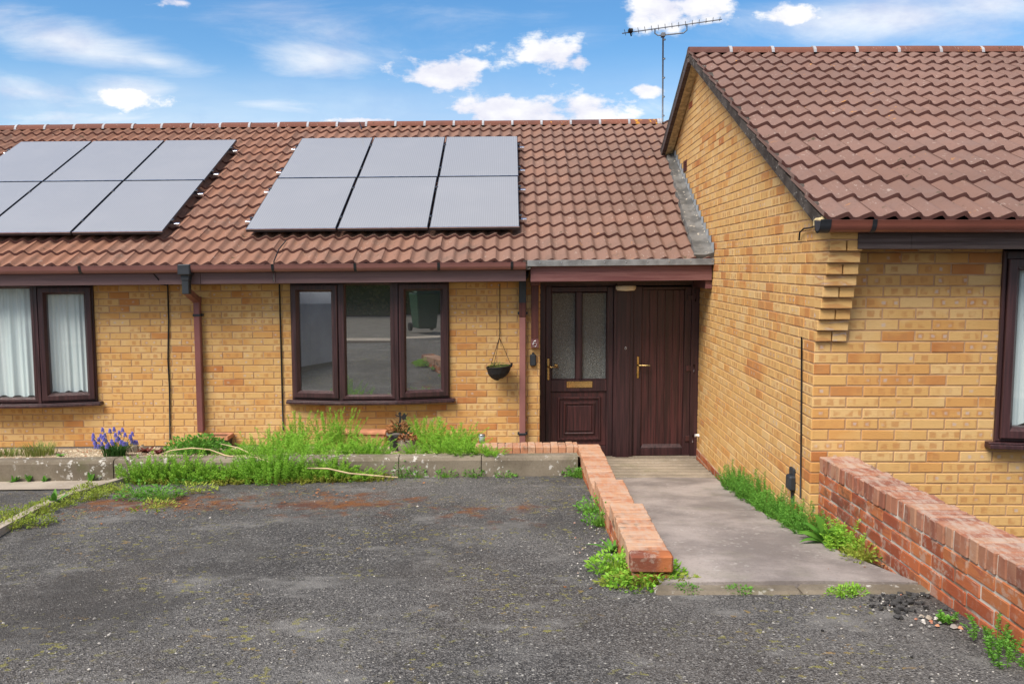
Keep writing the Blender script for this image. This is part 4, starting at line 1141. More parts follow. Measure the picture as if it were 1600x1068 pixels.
# the return leg in front of the doors
y0r, y1r, zt = 7.97, 8.185, CZ-1.70
x = -.35
while x < X0-.01:
    e = min(x+.066, X0); brick_box(cm, (x, y0r+rng.uniform(-.002, .002), zt-.102+SH*x), (e+.003, y1r, zt+rng.uniform(-.003, .003)+SH*x), jit=.003, ch=.006); x = e+.006
for r_ in range(5):
    z1_ = zt-.112-.075*r_; x = -.35-(0 if r_ % 2 else .11)
    while x < X1:
        a_, c_ = max(x, -.35), min(x+.215, X0)
        if c_-a_ > .02: brick_box(m, (a_, y0r+.004, z1_-.065), (c_, y0r+.1, z1_)); brick_box(m, (a_, y1r-.1, z1_-.065), (c_, y1r-.004, z1_))
        x += .225
mm.box((-.34, y0r+.014, zt-.6), (X0, y1r-.014, zt-.012))
m.build('brickwork', M['red_brick'], lw); cm.build('coping', M['coping_brick'], lw); mm.build('mortar', M['pale_mortar'], lw)

rw = empty('brick_wall', (2.2, 4.3, gz(2.2, 4.3)), 'long red brick garden wall with frosted white mortar, running from the corner towards the road', 'garden wall')
m, cm, mm = MB(), MB(), MB()
GX0, GX1 = 2.09, 2.325; slope = -.0275
def gw_top(y): return CZ-1.289-slope*(5.72-y)
y = 5.745
while y > 1.9:
    brick_box(cm, (GX0+rng.uniform(-.006, .006), y-.064, gw_top(y)-.102), (GX1+rng.uniform(-.006, .006), y, gw_top(y)+rng.uniform(-.004, .004)), jit=.003, ch=.006); y -= .074
mm.add([(GX0+.0095+dx, yy, zz) for yy in (5.75, 1.9) for dx, zz in ((0, gw_top(yy)-.75), (.216, gw_top(yy)-.75), (.216, gw_top(yy)-.012), (0, gw_top(yy)-.012))], [(0,1,2,3),(7,6,5,4),(0,4,5,1),(1,5,6,2),(2,6,7,3),(3,7,4,0)])
for r_ in range(8):
    y = 5.745-(.0 if r_ % 2 else .1125)
    if r_ % 2 == 0: 
        zt_ = gw_top(5.7)-.112-.075*r_; brick_box(m, (GX0+.003, 5.745-.1025, zt_-.065), (GX0+.09, 5.745, zt_)); brick_box(m, (GX1-.09, 5.745-.1025, zt_-.065), (GX1-.003, 5.745, zt_))
    while y > 1.9:
        zt_ = gw_top(y-.11)-.112-.075*r_; d = rng.uniform(-.0015, .0015)
        brick_box(m, (GX0+.003+d, y-.215, zt_-.065), (GX0+.09, y, zt_)); brick_box(m, (GX1-.09, y-.215, zt_-.065), (GX1-.003, y, zt_)); y -= .225
m.build('brickwork', M['red_brick'], rw); cm.build('coping', M['frosted_coping'], rw); mm.build('mortar', M['pale_mortar'], rw)

# ================================================================== TV AERIAL
q = P(1036, 190, 13.6); tp = P(1036, 55, 13.6)
ae = empty('tv_aerial', (q.x, 13.6, q.z-.7), 'thin grey television aerial on a mast behind the terrace roof', 'aerial')
m = MB(); m.tube([(q.x, 13.6, q.z-.7), (tp.x, 13.6, tp.z)], .013, 8)
for k in range(5):
    z = q.z+(tp.z-q.z)*(k*.22+.06); m.tube([(q.x, 13.6, z), (q.x, 13.6, z+.02)], .022, 8)
m.build('mast', M['aerial_metal'], ae)
a, c = P(972, 52.5, 13.75), P(1128, 30.5, 13.45)
m = MB(); m.tube([a, c], .008, 6); m.build('boom', M['aerial_metal'], ae)
d = (c-a).normalized(); pr = Vector((-d.y, d.x, 0)).normalized()
m = MB()
for k in range(15):
    p = a+(c-a)*(.03+.95*k/14); L = .17-.004*k
    m.tube([p-pr*L+Vector((0, 0, .012)), p+pr*L+Vector((0, 0, .009))], .0045, 6)
m.build('element', M['aerial_metal'], ae)
p = a+(c-a)*.085; m = MB(); m.cbox((p.x-.035, p.y-.05, p.z-.005), (p.x+.035, p.y+.05, p.z+.05), .01); m.tube([p-pr*.2, p+pr*.2], .012, 6); m.build('dipole', M['char_iron'], ae)
m = MB(); l0, l1 = a+(c-a)*.335, a+(c-a)*.655
m.tube([l0, l0+Vector((0, 0, -.07)), l0+Vector((.05, 0, -.10)), Vector((tp.x, 13.6, tp.z)), l1+Vector((-.05, 0, -.13)), l1+Vector((0, 0, -.09)), l1], .010, 6); m.cbox((tp.x-.03, 13.55, tp.z-.03), (tp.x+.03, 13.65, tp.z+.03), .006); m.build('cradle', M['aerial_metal'], ae)

# ================================================================== HANGING BASKET
c = P(779.5, 573, YF-.17); R0 = .135
hb = empty('hanging_basket', c-Vector((0, 0, .13)), 'black lined hanging basket with sparse plants, hung on wires against the wall', 'hanging basket')
prf_ = [(.004, -.135), (.045, -.13), (.085, -.105), (.115, -.065), (.135, -.005), (.138, .006)]
m = MB(); n_ = 26; vs = []
for (r, z) in prf_:
    for k in range(n_):
        w = 2*math.pi*k/n_; f = 1+.05*math.sin(k*2.6)*(-z*6) ; vs.append((c.x+r*f*math.cos(w), c.y+r*f*math.sin(w), c.z+z+.012*math.cos(w)+rng.uniform(-.004, .004)))
m.add(vs, [(i*n_+k, i*n_+(k+1) % n_, (i+1)*n_+(k+1) % n_, (i+1)*n_+k) for i in range(len(prf_)-1) for k in range(n_)])
m.build('liner', M['char_iron'], hb)
m = MB(); m.tube([(c.x+.137*math.cos(t), c.y+.137*math.sin(t), c.z+.006+.012*math.cos(t)) for t in [k*math.pi/14 for k in range(29)]], .005, 6); m.tube([(c.x+.135, c.y, c.z), (c.x+.142, c.y, c.z+.045)], .010, 6); m.build('rim', M['char_iron'], hb)
m = MB(); m.lathe([(0.001, -.012), (.125, -.012)], c, 20); m.build('soil', M['soil'], hb)
apx = P(780.5, 527, YF-.10)
m = MB()
for t in (.1, 2.3, 4.3): m.tube([(c.x+.136*math.cos(t), c.y+.136*math.sin(t), c.z+.012), (apx.x, apx.y, apx.z)], .0032, 5)
m.tube([apx, apx+Vector((.012, 0, -.045)), apx+Vector((.018, 0, -.10))], .003, 5); m.tube([apx, apx+Vector((0, .02, .03)), P(781, 515, YF-.02)], .004, 5); m.build('hanger_wire', M['char_iron'], hb)

# ================================================================== PLANTS
def needle(m, p, d, L, w, rn):
    d = d.normalized(); s = d.cross(Vector((rng.uniform(-1, 1), rng.uniform(-1, 1), rng.uniform(-1, 1))))
    if s.length < 1e-3: return
    s.normalize()
    q = p+d*L*.5+Vector((0, 0, -.0))
    m.add([p, q+s*w, p+d*L+Vector((0, 0, -.15*L)), q-s*w], [(0, 1, 2, 3)], rn)
def spurge(seed, ns, h, spread, yel=.2, lw=.0034, lf=.032, dens=1.15):
    global rng
    rng = random.Random(seed); m = MB(); st = MB()
    for i in range(ns):
        a = rng.uniform(0, 6.28); r = spread*math.sqrt(rng.random()); b0 = Vector((r*math.cos(a), r*math.sin(a), 0))
        H = h*rng.uniform(.35, 1.08)*(1-.35*(r/spread)**2)
        lean = Vector((math.cos(a), math.sin(a), 0))*(.14+.34*r/spread)*H*rng.uniform(.2, 1.7)+Vector((rng.uniform(-.1, .1), rng.uniform(-.1, .1), 0))*H
        nl = int(dens*(20+H*150))
        pts = [b0+lean*(t*t)+Vector((0, 0, H*t)) for t in (0, .35, .7, 1)]
        m.tube(pts, [.0025, .002, .0015, .001], 3, (.2, rng.random()*.6, 0, 1), caps=False)
        for k in range(nl):
            t = .08+.92*(k/nl)**.75; p = b0+lean*(t*t)+Vector((0, 0, H*t)); w = k*2.4+rng.uniform(-.4, .4)
            el = rng.uniform(-.15, .5)+.5*t
            d = Vector((math.cos(w)*math.cos(el), math.sin(w)*math.cos(el), math.sin(el)))
            L = lf*rng.uniform(.6, 1.2)*(1.05-.25*t)
            rn = (min(1, rng.uniform(.1, .7)+.3*t), rng.random()*yel*(1.8-t)+(rng.random()*.5 if rng.random() < .08 else 0), rng.random(), 1)
            needle(m, p, d, L, lw*rng.uniform(.8, 1.4), rn)
    return m
def place(mesh_mb, name, mat, label, cat, group=None):
    o = mesh_mb.build(name, M[mat]); tag(o, label, cat, group); return o
def copies(proto, spots, first=[True]):
    """spots: (x, y, z, scale, zscale)"""
    for i, (x, y, z, s, zs) in enumerate(spots):
        o = proto if i == 0 else proto.copy()
        if i: COL.objects.link(o)
        o.location = (x, y, z); o.scale = (s, s, zs); o.rotation_euler = (rng.uniform(-.08, .08), rng.uniform(-.08, .08), rng.uniform(0, 6.28))
def on_bed(u, v):
    y = 8.4
    for _ in range(25):
        p = P(u, v, y); d = ray(u, v); y += ((bedz(p.x, min(max(y, 7.7), YF))-CZ)/(d.z/d.y)-y)*.6
    y = min(max(y, 7.74), YF-.06); x = P(u, v, y).x
    return Vector((x, y, bedz(x, y)))
GT = 'tall spurge clumps in the gravel bed'
lab_t = 'tall feathery lime green weed clump standing in the gravel bed below the bay window'
protos = []
tall = []
for (u, v, s, zs) in ((450, 706, .95, .85), (467, 702, .9, 1.42), (488, 707, 1.0, .78), (513, 701, .85, 1.45), (540, 702, .7, 1.42), (555, 710, .8, .5), (583, 708, .85, .72), (603, 711, .6, .42), (648, 711, .6, .5), (660, 700, .9, 1.30), (680, 702, 1.05, 1.10), (700, 706, 1., 1.05), (720, 702, .95, .95), (738, 707, .85, .62), (690, 710, .9, .7), (722, 711, .85, .62), (475, 711, .9, .8), (530, 711, .9, .65), (574, 712, .8, .6), (424, 711, .7, .45), (400, 709, .85, .55), (378, 709, .8, .42), (362, 711, .6, .3), (755, 711, .7, .42), (770, 712, .6, .32)):
    p = on_bed(u, v); tall.append((p.x, p.y, p.z-.01, s, zs*(.74 if zs < 1.4 else .80)))
rng = random.Random(3)
for k in range(3):
    o = place(spurge(20+k, 38, .40, .16, .25), 'spurge_clump', 'spurge_leaf', lab_t, 'weed', GT); copies(o, tall[k::3])
# lower growth spilling over the kerb onto the drive
low = []
rng = random.Random(5)
for k in range(34):
    u = 212+k*10.9+rng.uniform(-5, 5)
    v = rng.uniform(738, 750) if u < 520 else rng.uniform(738, 744)
    p = G(u, v); p.y = min(p.y, YK-.04); p.x = P(u, v, p.y).x
    low.append((p.x, p.y, gz(p.x, p.y)-.01, rng.uniform(.8, 1.1), rng.uniform(.6, 1.05)*(1.0 if u < 540 else .55)))
lab_l = 'low green and yellow weed clump growing along the foot of the bed kerb'
for k in range(3):
    o = place(spurge(40+k, 46, .27, .15, .5, lf=.024), 'kerb_weed', 'spurge_leaf', lab_l, 'weed', 'weeds along the foot of the kerb'); copies(o, low[k::3])
rng = random.Random(6)
yl = []
for k in range(26):
    u = 225+k*15+rng.uniform(-8, 8); v = rng.uniform(747, 755) if u < 500 else rng.uniform(743, 747); p = G(u, v); p.y = min(p.y, YK-.1); yl.append((p.x, p.y, gz(p.x, p.y)-.005, rng.uniform(.7, 1.1), rng.uniform(.6, 1.1)))
o = place(spurge(60, 34, .09, .13, 1.0, .004, .018), 'creeping_weed', 'yellow_leaf', 'yellow green creeping weed mat on the tarmac edge in front of the kerb weeds', 'weed', 'creeping weeds on the tarmac edge'); copies(o, yl)
big = G(432, 744); o = place(spurge(71, 110, .50, .24, .12, .0026, .032, 1.2), 'spurge_clump', 'spurge_leaf', 'largest feathery bright green weed clump, hanging over the kerb onto the tarmac', 'weed'); o.location = (big.x, min(big.y, YK-.08), gz(big.x, big.y)-.01)

def blades(seed, n_, h, spread, w=.004, droop=.5, g0=.1):
    global rng
    rng = random.Random(seed); m = MB()
    for i in range(n_):
        a = rng.uniform(0, 6.28); r = spread*math.sqrt(rng.random()); b0 = Vector((r*math.cos(a), r*math.sin(a), 0)); a2 = a+rng.uniform(-.8, .8); H = h*rng.uniform(.5, 1.1); o = Vector((math.cos(a2), math.sin(a2), 0))
        s = Vector((-o.y, o.x, 0))*w; rn = (rng.random(), rng.random()*g0*4, 0, 1)
        p1 = b0+o*H*.18+Vector((0, 0, H*.6)); p2 = b0+o*H*(.35+droop*.5)+Vector((0, 0, H*(1-.45*droop)))
        m.add([b0-s, b0+s, p1+s*.8, p1-s*.8, p2], [(0, 1, 2, 3), (3, 2, 4)], rn)
    return m
def rosette(seed, n_, L, w, up=.5, lobes=False, fold=.2):
    """broad leaves on a ring, each with a midrib fold and a drooping tip"""
    global rng
    rng = random.Random(seed); m = MB()
    for i in range(n_):
        a = i*2.4+rng.uniform(-.3, .3); el = up*rng.uniform(.5, 1.4); l = L*rng.uniform(.6, 1.1); ww = w*rng.uniform(.8, 1.15); o = Vector((math.cos(a), math.sin(a), 0)); s = Vector((-o.y, o.x, 0))
        rn = (rng.random(), rng.random()*.35, 0, 1); N = 6; vs = []
        for k in range(N+1):
            t = k/N; wd = ww*math.sin(math.pi*min(1, .08+.92*t)**.8)*(1 if not lobes else (.55+.45*(k % 2)))
            c0 = o*l*t*math.cos(el)+Vector((0, 0, l*(t*math.sin(el)-.45*t*t*t*.6)))
            vs += [c0-s*wd+Vector((0, 0, fold*wd)), c0, c0+s*wd+Vector((0, 0, fold*wd))]
        m.add(vs, [(k*3+j, k*3+j+1, k*3+j+4, k*3+j+3) for k in range(N) for j in range(2)], rn, smooth=True)
    return m
def bushy(seed, n_, R_, H, L, w):
    """a leafy mound: many small leaves spread through its volume on short stalks"""
    global rng
    rng = random.Random(seed); m = MB()
    for i in range(n_):
        a = rng.uniform(0, 6.28); r = R_*math.sqrt(rng.random()); z = H*rng.random()**.7*(1-.75*(r/R_)**2); p = Vector((r*math.cos(a), r*math.sin(a), z)); d = Vector((math.cos(a)*rng.uniform(.2, 1), math.sin(a)*rng.uniform(.2, 1), rng.uniform(-.2, .9))).normalized(); s = d.cross(Vector((rng.uniform(-1, 1), rng.uniform(-1, 1), 1.2))).normalized(); l = L*rng.uniform(.6, 1.2); rn = (rng.random(), rng.random()*.4, 0, 1)
        q = p+d*l*.5; m.add([Vector((p.x*.25, p.y*.25, -.005)), Vector((p.x*.25+.003, p.y*.25, -.005)), p], [(0, 1, 2)], (.2, .6, 0, 1)); m.add([p, q+s*w, p+d*l-Vector((0, 0, .1*l)), q-s*w], [(0, 1, 2, 3)], rn)
    return m
# dark mound behind the dry stems
p = on_bed(318, 708); o = place(bushy(81, 900, .25, .20, .05, .010), 'leafy_mound', 'fresh_leaf', 'dark green leafy mound in the bed between the downpipe and the blue flowers', 'plant'); o.location = p
p = on_bed(290, 708); o = place(bushy(82, 500, .22, .17, .05, .010), 'leafy_mound', 'fresh_leaf', 'lower dark green leafy mound in the bed beside the left cable', 'plant'); o.location = p
# grape hyacinths
p = on_bed(181, 712)
gh = empty('grape_hyacinth', p, 'clump of blue violet grape hyacinths with arching grassy leaves in the gravel bed', 'flowers')
m = blades(91, 220, .18, .11, .004, .85, .25); m.v = [tuple(Vector(v)+p) for v in m.v]; m.build('leaf', M['deep_leaf'], gh)
m, ms_ = MB(), MB()
for i in range(38):
    a = rng.uniform(0, 6.28); r = .15*math.sqrt(rng.random()); H = rng.uniform(.10, .26)*(1-2.2*r*r/.15*.15); b0 = p+Vector((r*math.cos(a)*.4, r*math.sin(a)*.4, 0)); t0 = p+Vector((r*math.cos(a)*1.35, r*math.sin(a)*1.2, H)); ms_.tube([b0, (b0+t0)/2+Vector((0, 0, .02)), t0], .002, 4, caps=False)
    for k in range(34):
        w = k*2.4; z = k/34*.042; rr = .0145*(1-.6*k/34); c_ = t0+Vector((rr*math.cos(w), rr*math.sin(w), z-.02)); q = .0055
        rn = (rng.random(), rng.random()*.5, 0, 1)
        m.add([c_+Vector((q, 0, 0)), c_+Vector((0, q, 0)), c_+Vector((-q, 0, 0)), c_+Vector((0, -q, 0)), c_+Vector((0, 0, q)), c_+Vector((0, 0, -q))], [(0,1,4),(1,2,4),(2,3,4),(3,0,4),(1,0,5),(2,1,5),(3,2,5),(0,3,5)], rn)
m.build('flower_spike', M['blue_flower'], gh); ms_.build('stalk', M['stem_green'], gh)
p = on_bed(62, 711); o = place(blades(92, 220, .15, .15, .004, .35, .2), 'grass_tuft', 'grass_leaf', 'pale green grass tuft in the gravel bed below the curtained window', 'grass tuft'); o.location = p
p = on_bed(12, 712); o = place(blades(93, 120, .09, .13, .004, .4, .2), 'grass_tuft', 'grass_leaf', 'short grass tuft at the left end of the gravel bed', 'grass tuft'); o.location = p
p = on_bed(95, 713); o = place(rosette(94, 9, .09, .014, .5), 'bed_weed', 'fresh_leaf', 'small leafy weed in the gravel just right of the grass tuft', 'weed'); o.location = p
p = on_bed(228, 708); o = place(rosette(95, 26, .15, .017, .6), 'red_leaved_plant', 'red_leaf', 'red leaved plant in the bed just right of the blue flowers', 'plant'); o.location = p; o.scale = (1, 1, 1)
p = on_bed(248, 709); o = place(rosette(96, 20, .11, .014, .7), 'red_leaved_plant', 'red_leaf', 'smaller red leaved plant in the bed beside the left cable', 'plant'); o.location = p
m = MB()
for k in range(3): m.cbox((-.10+.07*k, -.06, -.02), (-.04+.07*k, .05, .07+.02*(k % 2)), .025, jit=.012)
p = on_bed(213, 706); o = place(m, 'rockery_stone', 'kerb_concrete', 'rough brown rock in the bed behind the blue flowers', 'stone'); o.location = p
# weeds at the foot of the kerb, left and right
for (u, v, sd, L, lbl) in ((35, 750, 101, .11, 'small dark weed growing from the kerb foot at the far left'), (58, 750, 102, .13, 'taller leafy weed at the kerb foot near the left end'), (75, 752, 103, .09, 'yellowish sprig at the kerb foot below the grass tuft'), (147, 751, 104, .15, 'upright leafy weed at the kerb foot left of the blue flowers')):
    p = G(u, v); p.y = min(p.y, YK-.02); o = place(rosette(sd, 9, L, .014, 1.15), 'kerb_sprig', 'fresh_leaf', lbl, 'weed'); o.location = (p.x, p.y, gz(p.x, p.y))
for (u, v, sd, h, lbl) in ((632, 741, 111, .16, 'spindly weed at the kerb foot just right of the spilling mass'), (655, 740, 112, .13, 'leafy weed at the kerb foot below the black pot'), (700, 739, 113, .09, 'small weed at the kerb foot right of the black pot'), (742, 738, 114, .10, 'low weed at the kerb joint under the glass garden light'), (790, 737, 115, .06, 'tiny weed at the kerb foot left of the wall corner'), (893, 735, 116, .10, 'bright weed in the corner where kerb meets low wall')):
    p = G(u, v); p.y = min(p.y, YK-.02); o = place(bushy(sd, 130, .10, h, .03, .007), 'kerb_sprig', 'fresh_leaf', lbl, 'weed'); o.location = (p.x, p.y, gz(p.x, p.y)); o.rotation_euler = (0, 0, sd)
# left edging weeds
rng = random.Random(8)
sp = []
for (u, v) in ((5, 812), (30, 806), (55, 796), (80, 787), (105, 780), (125, 772), (140, 768), (155, 771), (170, 766), (128, 784), (100, 792), (70, 803), (40, 815), (15, 826), (150, 780), (185, 770), (60, 820)):
    p = G(u, v); sp.append((p.x, p.y, p.z, rng.uniform(.5, .85), rng.uniform(.5, .95)))
for k in range(2):
    o = place(bushy(121+k, 260, .14, .11, .035, .007), 'edging_weed', 'yellow_leaf', 'yellow green weed growing over the concrete edging strip at the left', 'weed', 'weeds along the left edging strip'); copies(o, sp[k::2])
p = G(85, 790); o = place(rosette(125, 11, .17, .018, 1.2), 'upright_weed', 'fresh_leaf', 'upright leafy weed standing by the edging strip at the left', 'weed'); o.location = p
for (u, v, sd, lbl) in ((215, 778, 131, 'bushy weed growing through the tarmac, left of a pair'), (253, 780, 132, 'bushy weed growing through the tarmac, right of a pair'), (292, 757, 133, 'pale wispy weed on the tarmac just in front of the kerb weeds'), (240, 795, 134, 'flat mossy weed patch on the tarmac below the pair of bushy weeds'), (305, 768, 135, 'thin yellowish weed patch on the tarmac right of the bushy pair')):
    p = G(u, v); o = place(bushy(sd, 260 if sd < 133 else 130, .17, .13 if sd < 133 else .07, .04, .007), 'tarmac_weed', 'fresh_leaf' if sd < 134 else 'yellow_leaf', lbl, 'weed'); o.location = p
# weeds along the low wall
rng = random.Random(9)
for i, (u, v, h, lbl) in enumerate(((914, 745, .08, 'small weed at the far end of the low wall on the tarmac side'), (925, 800, .13, 'upper weed of three at the tarmac side of the low wall'), (938, 820, .16, 'middle weed at the tarmac side of the low wall'), (960, 862, .20, 'leafy weed at the tarmac side of the low wall beside its near end'), (975, 885, .16, 'broad weed at the left foot of the low wall end'), (1000, 900, .16, 'weed directly in front of the low wall end brick'), (1040, 900, .12, 'weed at the right foot of the low wall end'), (1075, 925, .07, 'yellow weed on the tarmac before the path edge'), (1155, 925, .05, 'round mossy weed at the middle of the path edge'), (1330, 925, .06, 'grassy weed at the right part of the path edge'), (1315, 928, .05, 'second grassy weed at the right part of the path edge'), (985, 905, .1, 'pale weed spreading on the tarmac left of the low wall end'))):
    p = G(u, v)
    if v < 890: p.x = min(p.x, .60)
    m = rosette(141+i, 12, h*.85, .016, .7, True) if i in (3, 4, 5, 6) else bushy(141+i, 200, .12, h, .03, .007)
    o = place(m, 'wall_weed', 'fresh_leaf' if i < 9 else 'spurge_leaf', lbl, 'weed'); o.location = p; o.scale = (.62, .45, .7) if i > 6 else (1, 1, 1)
p = G(1020, 912); o = place(bushy(160, 500, .22, .06, .03, .006), 'wall_weed', 'yellow_leaf', 'pale straw coloured weed mat spreading in front of the low wall end', 'weed'); o.location = p; o.scale = (1.3, .55, 1)
for (u, v, sd, sz, h, lbl) in ((962, 893, 251, .16, .13, 'bright green weed clump hugging the left corner of the low wall end'), (1028, 903, 252, .15, .13, 'bright green weed clump hugging the right corner of the low wall end'), (996, 912, 253, .17, .07, 'low spreading green weed right under the end brick of the low wall')):
    p = G(u, v); p.z = gz(p.x, p.y)-.005; o = place(bushy(sd, 420, sz, h, .036, .008), 'wall_weed', 'spurge_leaf', lbl, 'weed'); o.location = p
# weeds between path and side wall
rng = random.Random(10); sp = []
for k in range(13):
    y = 5.55+k*.185; x = pxr(y)+.07+rng.uniform(-.03, .05); sp.append((min(x, sx(y)-.06), y, pz_(y)-.03, rng.uniform(.7, 1.0), rng.uniform(.75, 1.1)*(1.1 if y > 6.8 else .9)))
for k in range(2):
    o = place(spurge(171+k, 44, .25, .13, .1, .003, .028), 'path_weed', 'fresh_leaf', 'feathery green weed clump in the gap between the path and the gable wall', 'weed', 'feathery weeds along the gable wall'); copies(o, sp[k::2])
p = Vector((2.0, 5.28, pz_(5.28)-.02)); o = place(rosette(181, 18, .27, .036, .8), 'broadleaf_weed', 'fresh_leaf', 'broad leaved weed at the path edge by the corner of the red wall', 'weed'); o.location = p
p = Vector((2.02, 5.05, pz_(5.05)-.02)); o = place(spurge(182, 30, .22, .10, .4), 'path_weed', 'spurge_leaf', 'wispy weed leaning on the red wall just in front of the broad leaved weed', 'weed'); o.location = p
p = Vector((2.03, 4.82, pz_(4.8)-.01)); o = place(bushy(183, 260, .13, .10, .03, .007), 'path_weed', 'yellow_leaf', 'yellowing weed at the foot of the red wall beside the path', 'weed'); o.location = p
for (u, v, sd, h, lbl) in ((1555, 1005, 191, .12, 'ragged weed at the foot of the red wall near the right edge'), (1570, 1035, 192, .10, 'weed on the tarmac below the ragged weed at the right edge'), (1480, 970, 193, .05, 'tiny weed among the loose stones by the red wall')):
    p = G(u, v); p.x = min(p.x, 2.03); o = place(spurge(sd, 14, h*1.0, h*.75, .3, .003, .02), 'wall_weed', 'fresh_leaf', lbl, 'weed'); o.location = p
# plants in the basket
m = bushy(195, 170, .11, .06, .03, .004); m.v = [tuple(Vector(v)+c+Vector((0, 0, -.01))) for v in m.v]
o = m.build('basket_plant', M['grass_leaf'], hb)

# ================================================================== THINGS IN THE BED
p = on_bed(345, 696); p.y = YF-.12; p.z = bedz(p.x, p.y)
tr = empty('planter_trough', p, 'small dark trough with a terracotta rim, standing by the downpipe', 'planter')
zt = PM(345, 681, YF-.15).z+SH*p.x
m = MB(); m.cbox((p.x-.12, p.y-.09, p.z-.02), (p.x+.12, p.y+.09, zt-.03), .006); m.build('body', M['dark_pot'], tr)
m = MB()
for (a_, c_) in (((-.135, -.105), (.135, -.08)), ((-.135, .08), (.135, .105)), ((-.135, -.0801), (-.11, .0801)), ((.11, -.0801), (.135, .0801))): m.cbox((p.x+a_[0], p.y+a_[1], zt-.032), (p.x+c_[0], p.y+c_[1], zt+.012), .004)
m.build('rim', M['terracotta'], tr); m = MB(); m.box((p.x-.11, p.y-.08, zt-.03), (p.x+.11, p.y+.08, zt-.008)); m.build('soil', M['soil'], tr)
for i, (u, v, sd, lbl) in enumerate(((438, 690, 1, 'broken terracotta block lying in the weeds below the right cable'), (415, 693, 2, 'smaller terracotta fragment beside the broken block'))):
    p = P(u, v, YF-.16); p.z = bedz(p.x, p.y); m = MB(); m.cbox((-.05, -.05, 0), (.05, .05, .10-.02*i), .012, jit=.010); o = place(m, 'terracotta_block', 'terracotta', lbl, 'terracotta'); o.location = p; o.rotation_euler = (.2, .15, .5*sd)
p = P(556, 690, YF-.14); p.z = bedz(p.x, p.y); x0, x1 = P(500, 680, YF-.14).x, P(603, 680, YF-.14).x; zt = P(556, 672, YF-.14).z
tr = empty('planter_trough', p, 'long terracotta coloured trough below the bay window, half hidden by weeds', 'planter')
m = MB(); m.cbox((x0, YF-.24, p.z-.02), (x1, YF-.05, zt-.03), .008); m.build('body', M['terracotta'], tr)
m = MB(); m.cbox((x0-.012, YF-.255, zt-.029), (x1+.012, YF-.038, zt), .005); m.build('rim', M['terracotta'], tr)
# black pot with dead plants, fairy silhouette stake
p = on_bed(622, 706); p.y = 8.55; p.x = P(622, 690, 8.55).x; p.z = bedz(p.x, p.y)
ztop = P(622, 680, 8.55).z; H = ztop-p.z
pt = empty('plant_pot', p, 'black plant pot with a pale rolled rim and withered plants, below the bay window', 'plant pot')
m = MB(); m.lathe([(.075, 0), (.085, .01), (.098, H-.01), (.108, H), (.112, H+.02), (.100, H+.02), (.095, H-.02), (.001, H-.02)], p, 24); m.build('body', M['dark_pot'], pt)
m = MB(); m.tube([(p.x+.106*math.cos(t), p.y+.106*math.sin(t), p.z+H+.022+.012*math.sin(3*t)) for t in [math.pi+k*math.pi/12 for k in range(13)]], .014, 8); m.build('rim', M['plinth_render'], pt)
m = bushy(201, 130, .10, .16, .06, .008); m.v = [tuple(Vector(v)+p+Vector((0, 0, H))) for v in m.v]; m.build('withered_plant', M['litter'], pt)
m = bushy(202, 60, .09, .16, .05, .010); m.v = [tuple(Vector(v)+p+Vector((.05, 0, H))) for v in m.v]; m.build('leaf', M['deep_leaf'], pt)
p = P(627, 690, 8.6); p.z = bedz(p.x, 8.6)
fs_ = empty('garden_stake', p, 'black metal garden stake cut as a winged figure, standing behind the black pot', 'garden ornament')
q = 1/1340*8.6
def fp(u, v): a_ = P(u, v, 8.6); return a_
def poly(m, pts, t=.004):
    vs = [fp(u, v)+Vector((0, -t, 0)) for u, v in pts]+[fp(u, v)+Vector((0, t, 0)) for u, v in pts]; k = len(pts)
    m.add(vs, [list(range(k)), list(range(k, 2*k))[::-1]]+[(i, k+i, k+(i+1) % k, (i+1) % k) for i in range(k)])
m = MB()
poly(m, [(622.5, 649), (624, 651), (624, 656), (622.7, 660), (624.5, 667), (627.5, 668), (626.5, 660), (627.2, 655), (627.8, 650.5), (626, 648.6)])
poly(m, [(623, 644.2), (624.5, 643.3), (626.5, 644), (627, 646.5), (626, 648.6), (623.6, 648.4), (622.2, 646.5)])
poly(m, [(616.5, 647.3), (621, 648.4), (623.6, 649.5), (623.4, 651), (620, 649.8)]); poly(m, [(627.5, 650), (630.5, 646.8), (631.5, 646), (632, 647), (629.5, 651)])
m.tube([fp(625.5, 667), Vector((p.x, 8.6, p.z-.05))], .006, 6)
m.build('figure', M['char_iron'], fs_, fixn=True)
m = MB(); poly(m, [(628, 651), (630.5, 645.5), (632.5, 645), (634.2, 648.2), (637.5, 645), (635.2, 650), (634, 653), (635.8, 655.5), (632.5, 654.6), (630, 656), (628, 654)], .003)
m.build('wing', M['char_iron'], fs_, fixn=True)
# grey barrel pot behind weeds
p = P(636, 700, 8.25); p.z = bedz(p.x, 8.25)
pt = empty('plant_pot', p, 'grey green weathered pot of dead brown leaves right of the black pot', 'plant pot')
m = MB(); m.lathe([(.07, 0), (.09, .06), (.088, .13), (.082, .14), (.001, .13)], p, 20); m.build('body', M['kerb_concrete'], pt)
m = bushy(203, 120, .09, .07, .035, .012); m.v = [tuple(Vector(v)+p+Vector((0, 0, .13))) for v in m.v]; m.build('withered_plant', M['litter'], pt)
